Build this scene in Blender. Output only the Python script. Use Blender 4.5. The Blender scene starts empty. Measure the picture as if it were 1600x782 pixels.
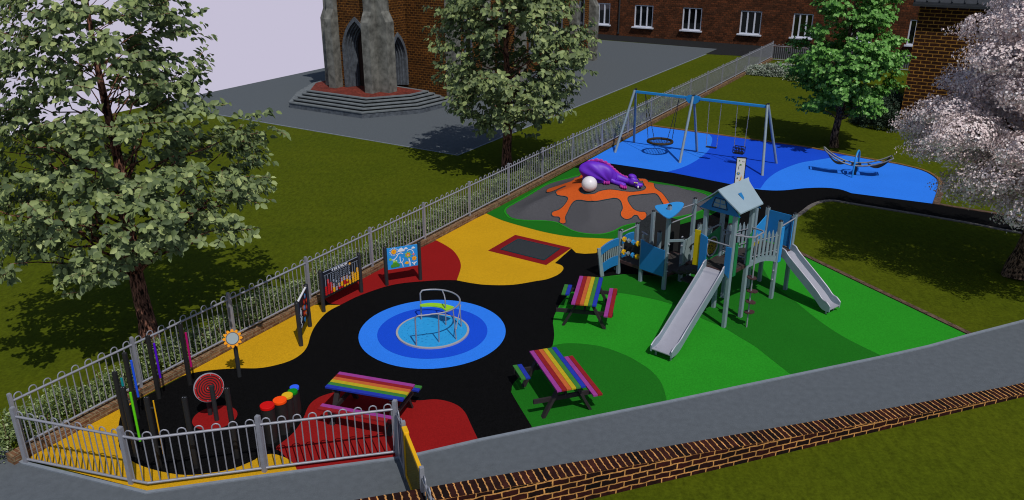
import bpy, bmesh, math, random
import numpy as np
from mathutils import Vector, Matrix
R=math.radians
rnd=random.Random(7)
sc=bpy.context.scene
COL=sc.collection
# ---------------------------------------------------------------- camera model (used once, to turn survey points into metres on the ground)
FPX=1270.0; PITCH=math.atan(516/FPX); CH=9.0
cc_,ss_=math.cos(PITCH),math.sin(PITCH)
def at(px,py,z=0.0):
    x=(px-800)/FPX; u=-(py-391)/FPX
    d=(x,cc_+u*ss_,-ss_+u*cc_); t=(CH-z)/-d[2]
    return Vector((d[0]*t,d[1]*t,z))
def zm(pts,s,ox,oy): return [(ox+x/s,oy+y/s) for x,y in pts]
# ---------------------------------------------------------------- materials
def lin(c): 
    return tuple(((v/255)/12.92 if v/255<=0.04045 else ((v/255+0.055)/1.055)**2.4) for v in c)
def mat(name,col,rough=0.6,metal=0.0,var=0.12,scale=6.0,bump=0.0,bscale=60.0,spec=0.4,col2=None,coat=0.0):
    m=bpy.data.materials.new(name); m.use_nodes=True; nt=m.node_tree; N=nt.nodes; L=nt.links
    b=N['Principled BSDF']; b.inputs['Roughness'].default_value=rough; b.inputs['Metallic'].default_value=metal
    b.inputs['Specular IOR Level'].default_value=spec
    if coat: b.inputs['Coat Weight'].default_value=coat
    c=lin(col) if max(col)>1 else col
    tc=N.new('ShaderNodeTexCoord'); no=N.new('ShaderNodeTexNoise'); no.inputs['Scale'].default_value=scale; no.inputs['Detail'].default_value=6
    L.new(tc.outputs['Object'],no.inputs['Vector'])
    rp=N.new('ShaderNodeValToRGB'); rp.color_ramp.elements[0].position=0.3; rp.color_ramp.elements[1].position=0.7
    c2=tuple(lin(col2)) if col2 else tuple(min(1,v*(1+var)) for v in c)
    c1=tuple(v*(1-var) for v in c)
    rp.color_ramp.elements[0].color=(*c1,1); rp.color_ramp.elements[1].color=(*c2,1)
    L.new(no.outputs['Fac'],rp.inputs['Fac']); L.new(rp.outputs['Color'],b.inputs['Base Color'])
    if bump:
        n2=N.new('ShaderNodeTexNoise'); n2.inputs['Scale'].default_value=bscale; n2.inputs['Detail'].default_value=4
        L.new(tc.outputs['Object'],n2.inputs['Vector'])
        bp=N.new('ShaderNodeBump'); bp.inputs['Strength'].default_value=bump; bp.inputs['Distance'].default_value=0.02
        L.new(n2.outputs['Fac'],bp.inputs['Height']); L.new(bp.outputs['Normal'],b.inputs['Normal'])
    return m
def rubber(name,col,amt=0.22):
    """wet-pour rubber crumb: fine two-tone granules plus faint large weathering"""
    m=bpy.data.materials.new(name); m.use_nodes=True; nt=m.node_tree; N=nt.nodes; L=nt.links
    b=N['Principled BSDF']; b.inputs['Roughness'].default_value=0.95; b.inputs['Specular IOR Level'].default_value=0.06
    tc=N.new('ShaderNodeTexCoord')
    v=N.new('ShaderNodeTexNoise'); v.inputs['Scale'].default_value=45; v.inputs['Detail'].default_value=3
    w=N.new('ShaderNodeTexNoise'); w.inputs['Scale'].default_value=0.8; w.inputs['Detail'].default_value=5
    L.new(tc.outputs['Object'],v.inputs['Vector']); L.new(tc.outputs['Object'],w.inputs['Vector'])
    c=lin(col)
    r1=N.new('ShaderNodeValToRGB'); r1.color_ramp.elements[0].position=0.35; r1.color_ramp.elements[1].position=0.65
    r1.color_ramp.elements[0].color=(*[x*(1-amt) for x in c],1); r1.color_ramp.elements[1].color=(*[min(1,x*(1+amt)) for x in c],1)
    mx=N.new('ShaderNodeMixRGB'); mx.blend_type='MULTIPLY'; mx.inputs['Fac'].default_value=1
    r2=N.new('ShaderNodeValToRGB'); r2.color_ramp.elements[0].color=(.88,.88,.9,1); r2.color_ramp.elements[1].color=(1.05,1.05,1.03,1)
    L.new(v.outputs['Fac'],r1.inputs['Fac']); L.new(w.outputs['Fac'],r2.inputs['Fac'])
    L.new(r1.outputs['Color'],mx.inputs['Color1']); L.new(r2.outputs['Color'],mx.inputs['Color2']); L.new(mx.outputs['Color'],b.inputs['Base Color'])
    bp=N.new('ShaderNodeBump'); bp.inputs['Strength'].default_value=0.25; bp.inputs['Distance'].default_value=0.004
    L.new(v.outputs['Fac'],bp.inputs['Height']); L.new(bp.outputs['Normal'],b.inputs['Normal'])
    return m
def brick(name,c1,c2,mortar,bw,bh,ms=0.012,soot=0.5,rot=False,bias=0.0,bump=0.5):
    WOB=.5 if bump>.8 else .22
    m=bpy.data.materials.new(name); m.use_nodes=True; nt=m.node_tree; N=nt.nodes; L=nt.links
    b=N['Principled BSDF']; b.inputs['Roughness'].default_value=0.9; b.inputs['Specular IOR Level'].default_value=0.15
    uv=N.new('ShaderNodeUVMap'); mp=N.new('ShaderNodeMapping'); L.new(uv.outputs['UV'],mp.inputs['Vector'])
    if rot: mp.inputs['Rotation'].default_value=(0,0,R(90))
    nz=N.new('ShaderNodeTexNoise'); nz.inputs['Scale'].default_value=6/bw*0.3; nz.inputs['Detail'].default_value=3
    L.new(mp.outputs['Vector'],nz.inputs['Vector'])
    ad=N.new('ShaderNodeVectorMath'); ad.operation='MULTIPLY_ADD'; ad.inputs[1].default_value=(min(bh,.12)*WOB,)*3
    L.new(nz.outputs['Color'],ad.inputs[0]); L.new(mp.outputs['Vector'],ad.inputs[2])
    bt=N.new('ShaderNodeTexBrick'); bt.inputs['Scale'].default_value=1; bt.inputs['Brick Width'].default_value=bw; bt.inputs['Row Height'].default_value=bh
    bt.inputs['Mortar Size'].default_value=ms; bt.inputs['Mortar Smooth'].default_value=0.3; bt.inputs['Bias'].default_value=bias
    bt.inputs['Color1'].default_value=(*lin(c1),1); bt.inputs['Color2'].default_value=(*lin(c2),1); bt.inputs['Mortar'].default_value=(*lin(mortar),1)
    L.new(ad.outputs[0],bt.inputs['Vector'])
    n1=N.new('ShaderNodeTexNoise'); n1.inputs['Scale'].default_value=1.3; n1.inputs['Detail'].default_value=8; L.new(mp.outputs['Vector'],n1.inputs['Vector'])
    r=N.new('ShaderNodeValToRGB'); r.color_ramp.elements[0].position=0.3; r.color_ramp.elements[1].position=0.7
    r.color_ramp.elements[0].color=(1-soot,)*3+(1,); r.color_ramp.elements[1].color=(1.15,1.1,1.1,1)
    L.new(n1.outputs['Fac'],r.inputs['Fac'])
    n3=N.new('ShaderNodeTexNoise'); n3.inputs['Scale'].default_value=9; n3.inputs['Detail'].default_value=4; L.new(mp.outputs['Vector'],n3.inputs['Vector'])
    r3=N.new('ShaderNodeValToRGB'); r3.color_ramp.elements[0].position=.3; r3.color_ramp.elements[1].position=.7
    r3.color_ramp.elements[0].color=(.55,.55,.55,1); r3.color_ramp.elements[1].color=(1.3,1.3,1.3,1); L.new(n3.outputs['Fac'],r3.inputs['Fac'])
    mx=N.new('ShaderNodeMixRGB'); mx.blend_type='MULTIPLY'; mx.inputs['Fac'].default_value=1
    m3=N.new('ShaderNodeMixRGB'); m3.blend_type='MULTIPLY'; m3.inputs['Fac'].default_value=1
    L.new(bt.outputs['Color'],mx.inputs['Color1']); L.new(r.outputs['Color'],mx.inputs['Color2'])
    L.new(mx.outputs['Color'],m3.inputs['Color1']); L.new(r3.outputs['Color'],m3.inputs['Color2']); L.new(m3.outputs['Color'],b.inputs['Base Color'])
    bp=N.new('ShaderNodeBump'); bp.inputs['Strength'].default_value=bump; bp.inputs['Distance'].default_value=0.02; bp.invert=True
    L.new(bt.outputs['Fac'],bp.inputs['Height']); L.new(bp.outputs['Normal'],b.inputs['Normal'])
    return m
def leafmat(name,ca,cb,cc=None,rough=0.55,trans=0.25):
    m=bpy.data.materials.new(name); m.use_nodes=True; nt=m.node_tree; N=nt.nodes; L=nt.links
    b=N['Principled BSDF']; b.inputs['Roughness'].default_value=rough; b.inputs['Specular IOR Level'].default_value=0.3
    g=N.new('ShaderNodeNewGeometry'); r=N.new('ShaderNodeValToRGB')
    r.color_ramp.elements[0].color=(*lin(ca),1); r.color_ramp.elements[1].color=(*lin(cb),1)
    if cc: 
        e=r.color_ramp.elements.new(0.85); e.color=(*lin(cb),1); r.color_ramp.elements[-1].color=(*lin(cc),1)
    L.new(g.outputs['Random Per Island'],r.inputs['Fac']); L.new(r.outputs['Color'],b.inputs['Base Color'])
    tr=N.new('ShaderNodeBsdfTranslucent'); L.new(r.outputs['Color'],tr.inputs['Color'])
    mx=N.new('ShaderNodeMixShader'); mx.inputs['Fac'].default_value=trans
    L.new(b.outputs[0],mx.inputs[1]); L.new(tr.outputs[0],mx.inputs[2]); L.new(mx.outputs[0],N['Material Output'].inputs['Surface'])
    return m
def grassmat():
    m=bpy.data.materials.new('lawn_grass'); m.use_nodes=True; nt=m.node_tree; N=nt.nodes; L=nt.links
    b=N['Principled BSDF']; b.inputs['Roughness'].default_value=0.95; b.inputs['Specular IOR Level'].default_value=0.05
    tc=N.new('ShaderNodeTexCoord')
    def noise(s,d=6,sx=1):
        mp=N.new('ShaderNodeMapping'); mp.inputs['Scale'].default_value=(sx,1,1); L.new(tc.outputs['Object'],mp.inputs['Vector'])
        n=N.new('ShaderNodeTexNoise'); n.inputs['Scale'].default_value=s; n.inputs['Detail'].default_value=d; n.inputs['Roughness'].default_value=.65
        L.new(mp.outputs['Vector'],n.inputs['Vector']); return n
    a=noise(14,6,1.0); f=noise(3.2,8,2.2); g=noise(.35,4)
    r=N.new('ShaderNodeValToRGB'); e=r.color_ramp.elements; e[0].position=.34; e[1].position=.66
    e[0].color=(*lin((55,63,6)),1); e[1].color=(*lin((84,95,14)),1)
    m1=N.new('ShaderNodeMixRGB'); m1.inputs['Fac'].default_value=.5; L.new(a.outputs['Fac'],m1.inputs['Color1']); L.new(f.outputs['Fac'],m1.inputs['Color2'])
    L.new(m1.outputs['Color'],r.inputs['Fac'])
    r2=N.new('ShaderNodeValToRGB'); r2.color_ramp.elements[0].position=.3; r2.color_ramp.elements[1].position=.7
    r2.color_ramp.elements[0].color=(.86,.9,.85,1); r2.color_ramp.elements[1].color=(1.08,1.04,1.05,1); L.new(g.outputs['Fac'],r2.inputs['Fac'])
    mx=N.new('ShaderNodeMixRGB'); mx.blend_type='MULTIPLY'; mx.inputs['Fac'].default_value=1
    L.new(r.outputs['Color'],mx.inputs['Color1']); L.new(r2.outputs['Color'],mx.inputs['Color2']); L.new(mx.outputs['Color'],b.inputs['Base Color'])
    bp=N.new('ShaderNodeBump'); bp.inputs['Strength'].default_value=.5; bp.inputs['Distance'].default_value=.03
    L.new(m1.outputs['Color'],bp.inputs['Height']); L.new(bp.outputs['Normal'],b.inputs['Normal'])
    return m
def barkmat(name,ca,cb):
    m=bpy.data.materials.new(name); m.use_nodes=True; nt=m.node_tree; N=nt.nodes; L=nt.links
    b=N['Principled BSDF']; b.inputs['Roughness'].default_value=.95; b.inputs['Specular IOR Level'].default_value=.1
    tc=N.new('ShaderNodeTexCoord'); mp=N.new('ShaderNodeMapping'); mp.inputs['Scale'].default_value=(1,1,.28); L.new(tc.outputs['Object'],mp.inputs['Vector'])
    n=N.new('ShaderNodeTexNoise'); n.inputs['Scale'].default_value=22; n.inputs['Detail'].default_value=5; n.inputs['Distortion'].default_value=.6; L.new(mp.outputs['Vector'],n.inputs['Vector'])
    r=N.new('ShaderNodeValToRGB'); r.color_ramp.elements[0].position=.42; r.color_ramp.elements[1].position=.62
    r.color_ramp.elements[0].color=(*lin(ca),1); r.color_ramp.elements[1].color=(*lin(cb),1)
    L.new(n.outputs['Fac'],r.inputs['Fac']); L.new(r.outputs['Color'],b.inputs['Base Color'])
    bp=N.new('ShaderNodeBump'); bp.inputs['Strength'].default_value=1; bp.inputs['Distance'].default_value=.05
    L.new(n.outputs['Fac'],bp.inputs['Height']); L.new(bp.outputs['Normal'],b.inputs['Normal'])
    return m
def glassmat(name,col=(12,14,16)):
    m=bpy.data.materials.new(name); m.use_nodes=True; b=m.node_tree.nodes['Principled BSDF']
    N=m.node_tree.nodes; L=m.node_tree.links
    tc=N.new('ShaderNodeTexCoord'); no=N.new('ShaderNodeTexNoise'); no.inputs['Scale'].default_value=.7; L.new(tc.outputs['Object'],no.inputs['Vector'])
    bp=N.new('ShaderNodeBump'); bp.inputs['Strength'].default_value=.04; L.new(no.outputs['Fac'],bp.inputs['Height']); L.new(bp.outputs['Normal'],b.inputs['Normal'])
    b.inputs['Base Color'].default_value=(*lin(col),1); b.inputs['Roughness'].default_value=.04; b.inputs['Specular IOR Level'].default_value=.8
    return m
M={}
M['grass']=grassmat()
M['black']=rubber('black_rubber',(11,11,12),.6)
M['yellow']=rubber('yellow_rubber',(196,150,24),.14)
M['red']=rubber('red_rubber',(138,24,24),.12)
M['blue']=rubber('light_blue_rubber',(46,124,236),.08)
M['dblue']=rubber('dark_blue_rubber',(24,76,208),.08)
M['green']=rubber('bright_green_rubber',(38,138,32),.14)
M['dgreen']=rubber('dark_green_rubber',(28,104,25),.14)
M['grey']=rubber('grey_rubber',(78,78,82),.2)
M['orange']=rubber('orange_rubber',(196,86,34),.14)
M['teal']=rubber('dark_teal_rubber',(22,58,66),.14)
M['tramp']=rubber('trampoline_mat',(52,56,60),.35)
M['tramp_red']=rubber('dark_red_rubber',(124,24,28),.12)
M['paving']=mat('grey_asphalt',(86,92,97),.92,var=.12,scale=14,bump=.3,bscale=90,spec=.1)
M['path']=mat('path_asphalt',(90,96,102),.92,var=.09,scale=7,bump=.4,bscale=70,spec=.1)
M['tarmac']=mat('dark_tarmac',(34,35,37),.92,var=.2,scale=20,bump=.3,bscale=120,spec=.1)
M['kerb']=mat('concrete_kerb',(122,130,140),.9,var=.1,scale=8,bump=.2,spec=.1)
M['edging']=brick('brown_block_edging',(104,86,72),(92,72,60),(70,58,48),.2,.3,.01,.2)
M['steel']=mat('galvanised_steel',(146,148,158),.5,.25,var=.08,scale=9,spec=.5)
M['galv']=mat('pale_blue_grey_metal',(130,148,158),.5,.1,var=.06,scale=7,spec=.5)
M['slide']=mat('brushed_stainless',(166,166,178),.42,.2,var=.04,scale=5,spec=.5)
M['roofp']=mat('pale_grey_roof_sheet',(142,162,174),.6,var=.04,scale=3,spec=.3)
M['pblue']=mat('blue_play_panel',(30,112,172),.45,var=.05,scale=3)
M['lblue']=mat('light_blue_play_panel',(44,142,212),.45,var=.05,scale=3)
M['pgreen']=mat('green_play_panel',(28,118,66),.45,var=.05,scale=3)
M['pyellow']=mat('yellow_play_panel',(176,156,0),.45,var=.05,scale=3)
M['pgrey']=mat('grey_play_panel',(128,142,146),.5,var=.05,scale=3)
M['navy']=mat('navy_mesh',(40,52,80),.6,var=.05)
M['gyellow']=mat('yellow_powder_coat',(226,172,10),.45,var=.05)
M['dyellow']=mat('dark_yellow_perforated_sheet',(112,100,6),.6,var=.1,scale=20)
M['blackp']=mat('black_plastic',(26,26,27),.5,var=.1,scale=8)
M['dark']=mat('dark_metal',(48,50,53),.5,.2,var=.08,scale=7)
M['postblack']=mat('black_post_coating',(33,33,34),.5,var=.1,scale=5)
M['brownp']=mat('brown_step_plate',(66,42,42),.6,var=.15)
M['deckp']=mat('dark_deck_board',(46,42,40),.85,var=.25,scale=12,bump=.2)
M['net']=mat('black_netting',(30,31,32),.9,var=.15,scale=20)
M['white']=mat('white_painted_board',(222,222,226),.5,var=.03)
M['winwhite']=mat('white_window_paint',(198,202,214),.5,var=.06,scale=4)
M['ltblue']=mat('swing_blue_paint',(36,134,200),.4,var=.05,scale=3)
M['purple']=mat('purple_rubber',(98,34,188),.5,var=.06,scale=4,bump=.06,bscale=30)
M['magenta']=mat('magenta_rubber',(168,36,146),.5,var=.08,scale=6)
M['ball']=mat('white_egg_coat',(226,222,226),.35,var=.03,scale=3)
M['eye']=mat('eye_yellow',(210,220,90),.3,var=.03)
M['cyan']=mat('cyan_roundabout_floor',(40,152,218),.5,var=.05,scale=10)
M['lime']=mat('lime_seat',(150,206,30),.4,var=.04)
M['rimgrey']=mat('roundabout_rim',(170,168,170),.5,.1,var=.05)
M['stone']=mat('weathered_stone',(108,108,103),.95,var=.5,scale=3.2,bump=.5,bscale=14,spec=.1)
M['stone_dark']=mat('dark_dressed_stone',(84,90,98),.95,var=.35,scale=5,bump=.5,bscale=18,spec=.1)
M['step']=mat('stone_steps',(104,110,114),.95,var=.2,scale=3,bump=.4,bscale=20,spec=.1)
M['stepdark']=mat('dark_step_riser',(34,38,38),.95,var=.4,scale=6,bump=.4,spec=.1)  # riser colour, much darker than the treads
M['redtile']=brick('red_brick_paving',(128,58,46),(108,46,38),(96,60,50),.22,.11,.006,.35)
M['church_brick']=brick('church_brick',(50,30,15),(82,50,22),(122,82,34),.26,.125,.018,.35)
M['back_brick']=brick('back_building_brick',(108,62,37),(68,42,27),(72,48,33),.3,.16,.02,.4)
M['pier_brick']=brick('corner_building_brick',(62,34,20),(46,26,16),(150,108,46),.42,.155,.022,.3)
M['wall_brick']=brick('dark_brick_yellow_mortar',(58,22,20),(16,9,10),(204,150,86),.29,.118,.015,.35,bump=.9)
M['wall_top']=brick('brick_coping',(60,28,22),(18,10,10),(204,150,88),.122,.6,.014,.35,bump=.9)
M['dwarf_brick']=brick('dwarf_wall_brick',(106,70,50),(134,102,74),(138,124,98),.24,.075,.012,.3)
M['bark']=barkmat('furrowed_bark',(28,17,15),(150,104,86))
M['bark_old']=mat('furrowed_bark',(70,42,32),.95,var=.65,scale=9,bump=1.0,bscale=16,spec=.1,col2=(150,98,78))
M['barkg']=barkmat('brown_bark',(34,25,20),(136,108,86))
M['barkg_old']=mat('brown_bark',(74,58,46),.95,var=.5,scale=8,bump=1.0,bscale=14,spec=.1,col2=(130,104,84))
M['leafA']=leafmat('broad_green_leaf',(76,92,62),(132,148,92),(168,180,118),trans=.2)
M['leafB']=leafmat('maple_leaf',(68,120,44),(114,168,76),(156,196,120),trans=.2)
M['leafH']=leafmat('hedge_leaf',(66,84,44),(140,160,98),(200,208,168))
M['leafD']=leafmat('dark_shrub_leaf',(34,52,40),(70,92,70))
M['leafG']=leafmat('grey_green_leaf',(110,130,100),(186,192,184))
M['petal']=leafmat('blossom_petal',(202,182,182),(232,218,216),(248,240,240),trans=.08)
M['pane']=glassmat('dark_window_glass')
M['tile']=mat('dark_roof_tile',(46,50,56),.8,var=.2,scale=6,bump=.3)
RAIN=[('pink',(146,58,136)),('red',(136,28,34)),('orange',(186,94,46)),('yellow',(178,158,30)),('green',(56,118,50)),('blue',(32,52,158))]
for n,c in RAIN: M['r_'+n]=mat(n+'_recycled_plank',c,.7,var=.10,scale=10,spec=.15)
M['frame_dark']=mat('dark_recycled_frame',(40,34,36),.7,var=.15,scale=8)
def cm(n,c,**k): 
    if n not in M: M[n]=mat(n,c,.65,var=.05,spec=.2,**k)
    return M[n]
# ---------------------------------------------------------------- objects
def setp(o,label=None,cat=None,group=None,kind=None):
    if label: o['label']=label
    if cat: o['category']=cat
    if group: o['group']=group
    if kind: o['kind']=kind
    return o
def thing(name,loc,label,cat,group=None):
    o=bpy.data.objects.new(name,None); o.empty_display_size=.2; COL.objects.link(o); o.location=loc
    return setp(o,label,cat,group)
def wloc(o):
    v=Vector((0,0,0))
    while o: v+=o.location; o=o.parent
    return v
def cube_uv(me,az=0.0,off=Vector((0,0,0))):
    uvl=me.uv_layers.new(name='UVMap'); ca,sa=math.cos(-az),math.sin(-az)
    for p in me.polygons:
        n=p.normal; nx=n.x*ca-n.y*sa; ny=n.x*sa+n.y*ca
        for li in p.loop_indices:
            v=me.vertices[me.loops[li].vertex_index].co+off; x=v.x*ca-v.y*sa; y=v.x*sa+v.y*ca
            if abs(n.z)>.7: uvl.data[li].uv=(x,y)
            elif abs(nx)>abs(ny): uvl.data[li].uv=(y,v.z)
            else: uvl.data[li].uv=(x,v.z)
class MB:
    def __init__(s): s.v=[]; s.f=[]; s.m=[]; s.mi=0
    def add(s,vs,fs):
        o=len(s.v); s.v+= [tuple(v) for v in vs]; s.f+=[tuple(i+o for i in f) for f in fs]; s.m+=[s.mi]*len(fs); return s
    def box(s,c,size,rot=None):
        c=Vector(c); x,y,z=[d/2 for d in size]
        if rot is None: rot=Matrix.Identity(3)
        elif not isinstance(rot,Matrix): rot=Matrix.Rotation(rot,3,'Z')
        vs=[c+rot@Vector((a*x,b*y,d*z)) for d in(-1,1) for b in(-1,1) for a in(-1,1)]
        return s.add(vs,[(0,2,3,1),(4,5,7,6),(0,1,5,4),(2,6,7,3),(0,4,6,2),(1,3,7,5)])
    def bar(s,p,q,w,h=None,up=(0,0,1)):
        p,q=Vector(p),Vector(q); h=h or w; d=(q-p); l=d.length; d.normalize(); up=Vector(up)
        if abs(d.dot(up))>.98: up=Vector((0,1,0))
        sd=d.cross(up).normalized(); u=sd.cross(d)
        vs=[]
        for c in (p,q):
            for a,b in((-1,-1),(1,-1),(1,1),(-1,1)): vs.append(c+sd*a*w/2+u*b*h/2)
        return s.add(vs,[(3,2,1,0),(4,5,6,7),(0,1,5,4),(1,2,6,5),(2,3,7,6),(3,0,4,7)])
    def tube(s,pts,r,n=8,closed=False,rr=None):
        pts=[Vector(p) for p in pts]; k=len(pts); rs=rr or [r]*k
        d0=(pts[1]-pts[0]).normalized(); ref=Vector((0,0,1)) if abs(d0.z)<.9 else Vector((1,0,0))
        nrm=d0.cross(ref).normalized(); vs=[]; 
        for i in range(k):
            if closed: d=(pts[(i+1)%k]-pts[i-1])
            else: d=(pts[min(i+1,k-1)]-pts[max(i-1,0)])
            d=d.normalized() if d.length>1e-9 else d0
            nrm=(nrm-d*nrm.dot(d)); nrm=nrm.normalized() if nrm.length>1e-6 else d.orthogonal().normalized()
            b=d.cross(nrm)
            for j in range(n):
                a=2*math.pi*j/n; vs.append(pts[i]+(nrm*math.cos(a)+b*math.sin(a))*rs[i])
        fs=[]
        for i in range(k if closed else k-1):
            i2=(i+1)%k
            for j in range(n):
                j2=(j+1)%n; fs.append((i*n+j,i*n+j2,i2*n+j2,i2*n+j))
        if not closed: fs.append(tuple(range(n-1,-1,-1))); fs.append(tuple((k-1)*n+j for j in range(n)))
        return s.add(vs,fs)
    def cyl(s,p,q,r,r2=None,n=16): return s.tube([p,q],r,n,rr=[r,r if r2 is None else r2])
    def prism(s,poly,vec):
        vec=Vector(vec); a=[Vector(p) for p in poly]; k=len(a)
        nn=Vector((0,0,0))
        for i in range(k): nn+=a[i].cross(a[(i+1)%k])
        if nn.dot(vec)<0: a=a[::-1]
        vs=a+[p+vec for p in a]
        return s.add(vs,[tuple(range(k-1,-1,-1)),tuple(range(k,2*k))]+[(i,(i+1)%k,k+(i+1)%k,k+i) for i in range(k)])
    def sphere(s,c,r,sx=1,sy=1,sz=1,nu=16,nv=10,fn=None,rot=None):
        c=Vector(c); vs=[]
        for i in range(nv+1):
            th=math.pi*i/nv
            for j in range(nu):
                ph=2*math.pi*j/nu; d=Vector((math.sin(th)*math.cos(ph),math.sin(th)*math.sin(ph),math.cos(th)))
                k=fn(d) if fn else 1
                p=Vector((d.x*sx,d.y*sy,d.z*sz))*r*k
                if rot: p=rot@p
                vs.append(c+p)
        fs=[]
        for i in range(nv):
            for j in range(nu):
                a,b=i*nu+j,i*nu+(j+1)%nu; e,f=(i+1)*nu+j,(i+1)*nu+(j+1)%nu
                if i==0: fs.append((a,e,f))
                elif i==nv-1: fs.append((a,e,b))
                else: fs.append((a,e,f,b))
        return s.add(vs,fs)
    def build(s,name,m,parent=None,smooth=None,label=None,bev=0,uvaz=None,kind=None):
        off=wloc(parent) if parent else Vector((0,0,0))
        me=bpy.data.meshes.new(name)
        me.from_pydata([(a-off.x,b-off.y,c-off.z) for a,b,c in s.v],[],s.f)
        for mm in (m if isinstance(m,list) else [m]): me.materials.append(M[mm] if isinstance(mm,str) else mm)
        if isinstance(m,list): me.polygons.foreach_set('material_index',s.m)
        me.update()
        if uvaz is not None: cube_uv(me,uvaz,off)
        if smooth:
            me.polygons.foreach_set('use_smooth',[True]*len(me.polygons)); me.set_sharp_from_angle(angle=R(smooth))
        o=bpy.data.objects.new(name,me); COL.objects.link(o); o.parent=parent
        if bev:
            b=o.modifiers.new('bevel','BEVEL'); b.width=bev; b.segments=2; b.limit_method='ANGLE'; b.angle_limit=R(40)
        if label: o['label']=label
        if kind: o['kind']=kind
        return o
def tree_copy(o,parent=None):
    c=o.copy(); COL.objects.link(c); c.parent=parent
    for ch in list(o.children): tree_copy(ch,c)
    return c
def spline(pts,n=6,closed=True):
    P=[Vector(p) for p in pts]; k=len(P); out=[]
    for i in range(k if closed else k-1):
        g=(lambda j:P[j%k]) if closed else (lambda j:P[max(0,min(k-1,j))])
        a,b,c,d=g(i-1),g(i),g(i+1),g(i+2)
        for t in range(n):
            u=t/n; out.append(.5*((2*b)+(c-a)*u+(2*a-5*b+4*c-d)*u*u+(-a+3*b-3*c+d)*u**3))
    if not closed: out.append(P[-1])
    return out
def sheet(name,pts,z,m,uvaz=None):
    mb=MB(); P=[Vector((p[0],p[1],z)) for p in pts]
    ar=sum(P[i].x*P[(i+1)%len(P)].y-P[(i+1)%len(P)].x*P[i].y for i in range(len(P)))
    if ar<0: P=P[::-1]
    mb.add(P,[tuple(range(len(P)))])
    o=mb.build(name,m,uvaz=uvaz); o['kind']='structure'; return o
def offs(P,d,closed=False):
    P=[Vector((p[0],p[1])) for p in P]; k=len(P); out=[]
    for i in range(k):
        a=P[i-1] if (closed or i>0) else P[i]; b=P[(i+1)%k] if (closed or i<k-1) else P[i]
        t=(b-a).normalized(); out.append(P[i]+Vector((-t.y,t.x))*d)
    return out
def ribbon(name,P,d0,d1,z0,z1,m,closed=False,parent=None,uvaz=None):
    A=offs(P,d0,closed); B=offs(P,d1,closed); k=len(A); mb=MB()
    vs=[]
    for a,b in zip(A,B): vs+=[(a.x,a.y,z0),(a.x,a.y,z1),(b.x,b.y,z1),(b.x,b.y,z0)]
    fs=[]
    for i in range(k if closed else k-1):
        j=(i+1)%k
        for q in range(3): fs.append((i*4+q,j*4+q,j*4+q+1,i*4+q+1))
    if not closed: fs+=[(0,1,2,3),((k-1)*4+3,(k-1)*4+2,(k-1)*4+1,(k-1)*4)]
    mb.add(vs,fs)
    o=mb.build(name,m,parent,uvaz=uvaz)
    bm=bmesh.new(); bm.from_mesh(o.data); bmesh.ops.recalc_face_normals(bm,faces=bm.faces); bm.to_mesh(o.data); bm.free()
    if parent is None: o['kind']='structure'
    return o
def txt(s,size,m,name,parent,origin,ux,uy,ext=.002):
    cu=bpy.data.curves.new(name,'FONT'); cu.body=s; cu.size=size; cu.extrude=ext; cu.align_x='CENTER'; cu.align_y='CENTER'; cu.offset=size*.03
    ob=bpy.data.objects.new(name,cu); COL.objects.link(ob)
    bpy.context.view_layer.update()
    me=bpy.data.meshes.new_from_object(ob.evaluated_get(bpy.context.evaluated_depsgraph_get()))
    bpy.data.objects.remove(ob)
    ux=Vector(ux).normalized(); uy=Vector(uy).normalized(); uz=ux.cross(uy)
    off=wloc(parent)
    for v in me.vertices: v.co=Vector(origin)+ux*v.co.x+uy*v.co.y+uz*v.co.z-off
    me.materials.clear(); me.materials.append(M[m])
    o=bpy.data.objects.new(name,me); COL.objects.link(o); o.parent=parent; return o
M['dim_room']=mat('dim_room_interior',(40,34,30),.9,var=.5,scale=1.5)
M['galvd']=mat('worn_galvanised_tube',(120,122,124),.5,.2,var=.25,scale=9)
# ================================================================ camera, light, sky
cam=bpy.data.objects.new('camera',bpy.data.cameras.new('camera')); COL.objects.link(cam); sc.camera=cam
cam.location=(0,0,CH); cam.rotation_euler=(math.pi/2-PITCH,0,0)
cam.data.sensor_width=36; cam.data.lens=FPX/1600*36; cam.data.clip_end=600; cam.data.clip_start=.1
SAZ=-23.5; SEL=55.5     # shadows run towards this azimuth
sun=bpy.data.objects.new('sun',bpy.data.lights.new('sun','SUN')); COL.objects.link(sun)
sun.data.energy=2.9; sun.data.angle=R(.4); sun.data.color=(1,.955,.9)
sd=Vector((math.sin(R(SAZ))*math.cos(R(SEL)),math.cos(R(SAZ))*math.cos(R(SEL)),-math.sin(R(SEL))))
sun.rotation_euler=sd.to_track_quat('-Z','Y').to_euler(); sun.location=(10,-10,30)
w=bpy.data.worlds.new('World'); sc.world=w; w.use_nodes=True; nt=w.node_tree; N=nt.nodes; L=nt.links
bg=N['Background']; sky=N.new('ShaderNodeTexSky'); sky.sky_type='NISHITA'; sky.sun_disc=False
sky.sun_elevation=R(SEL); sky.sun_rotation=R(SAZ+180)
bg.inputs['Strength'].default_value=.075; L.new(sky.outputs[0],bg.inputs['Color'])
haze=N.new('ShaderNodeBackground'); haze.inputs['Color'].default_value=(*lin((197,192,213)),1); haze.inputs['Strength'].default_value=1
tc=N.new('ShaderNodeTexCoord'); sx=N.new('ShaderNodeSeparateXYZ'); L.new(tc.outputs['Generated'],sx.inputs[0])
mr=N.new('ShaderNodeMapRange'); mr.inputs['From Min'].default_value=0.0; mr.inputs['From Max'].default_value=.06; L.new(sx.outputs['Z'],mr.inputs['Value'])
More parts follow.
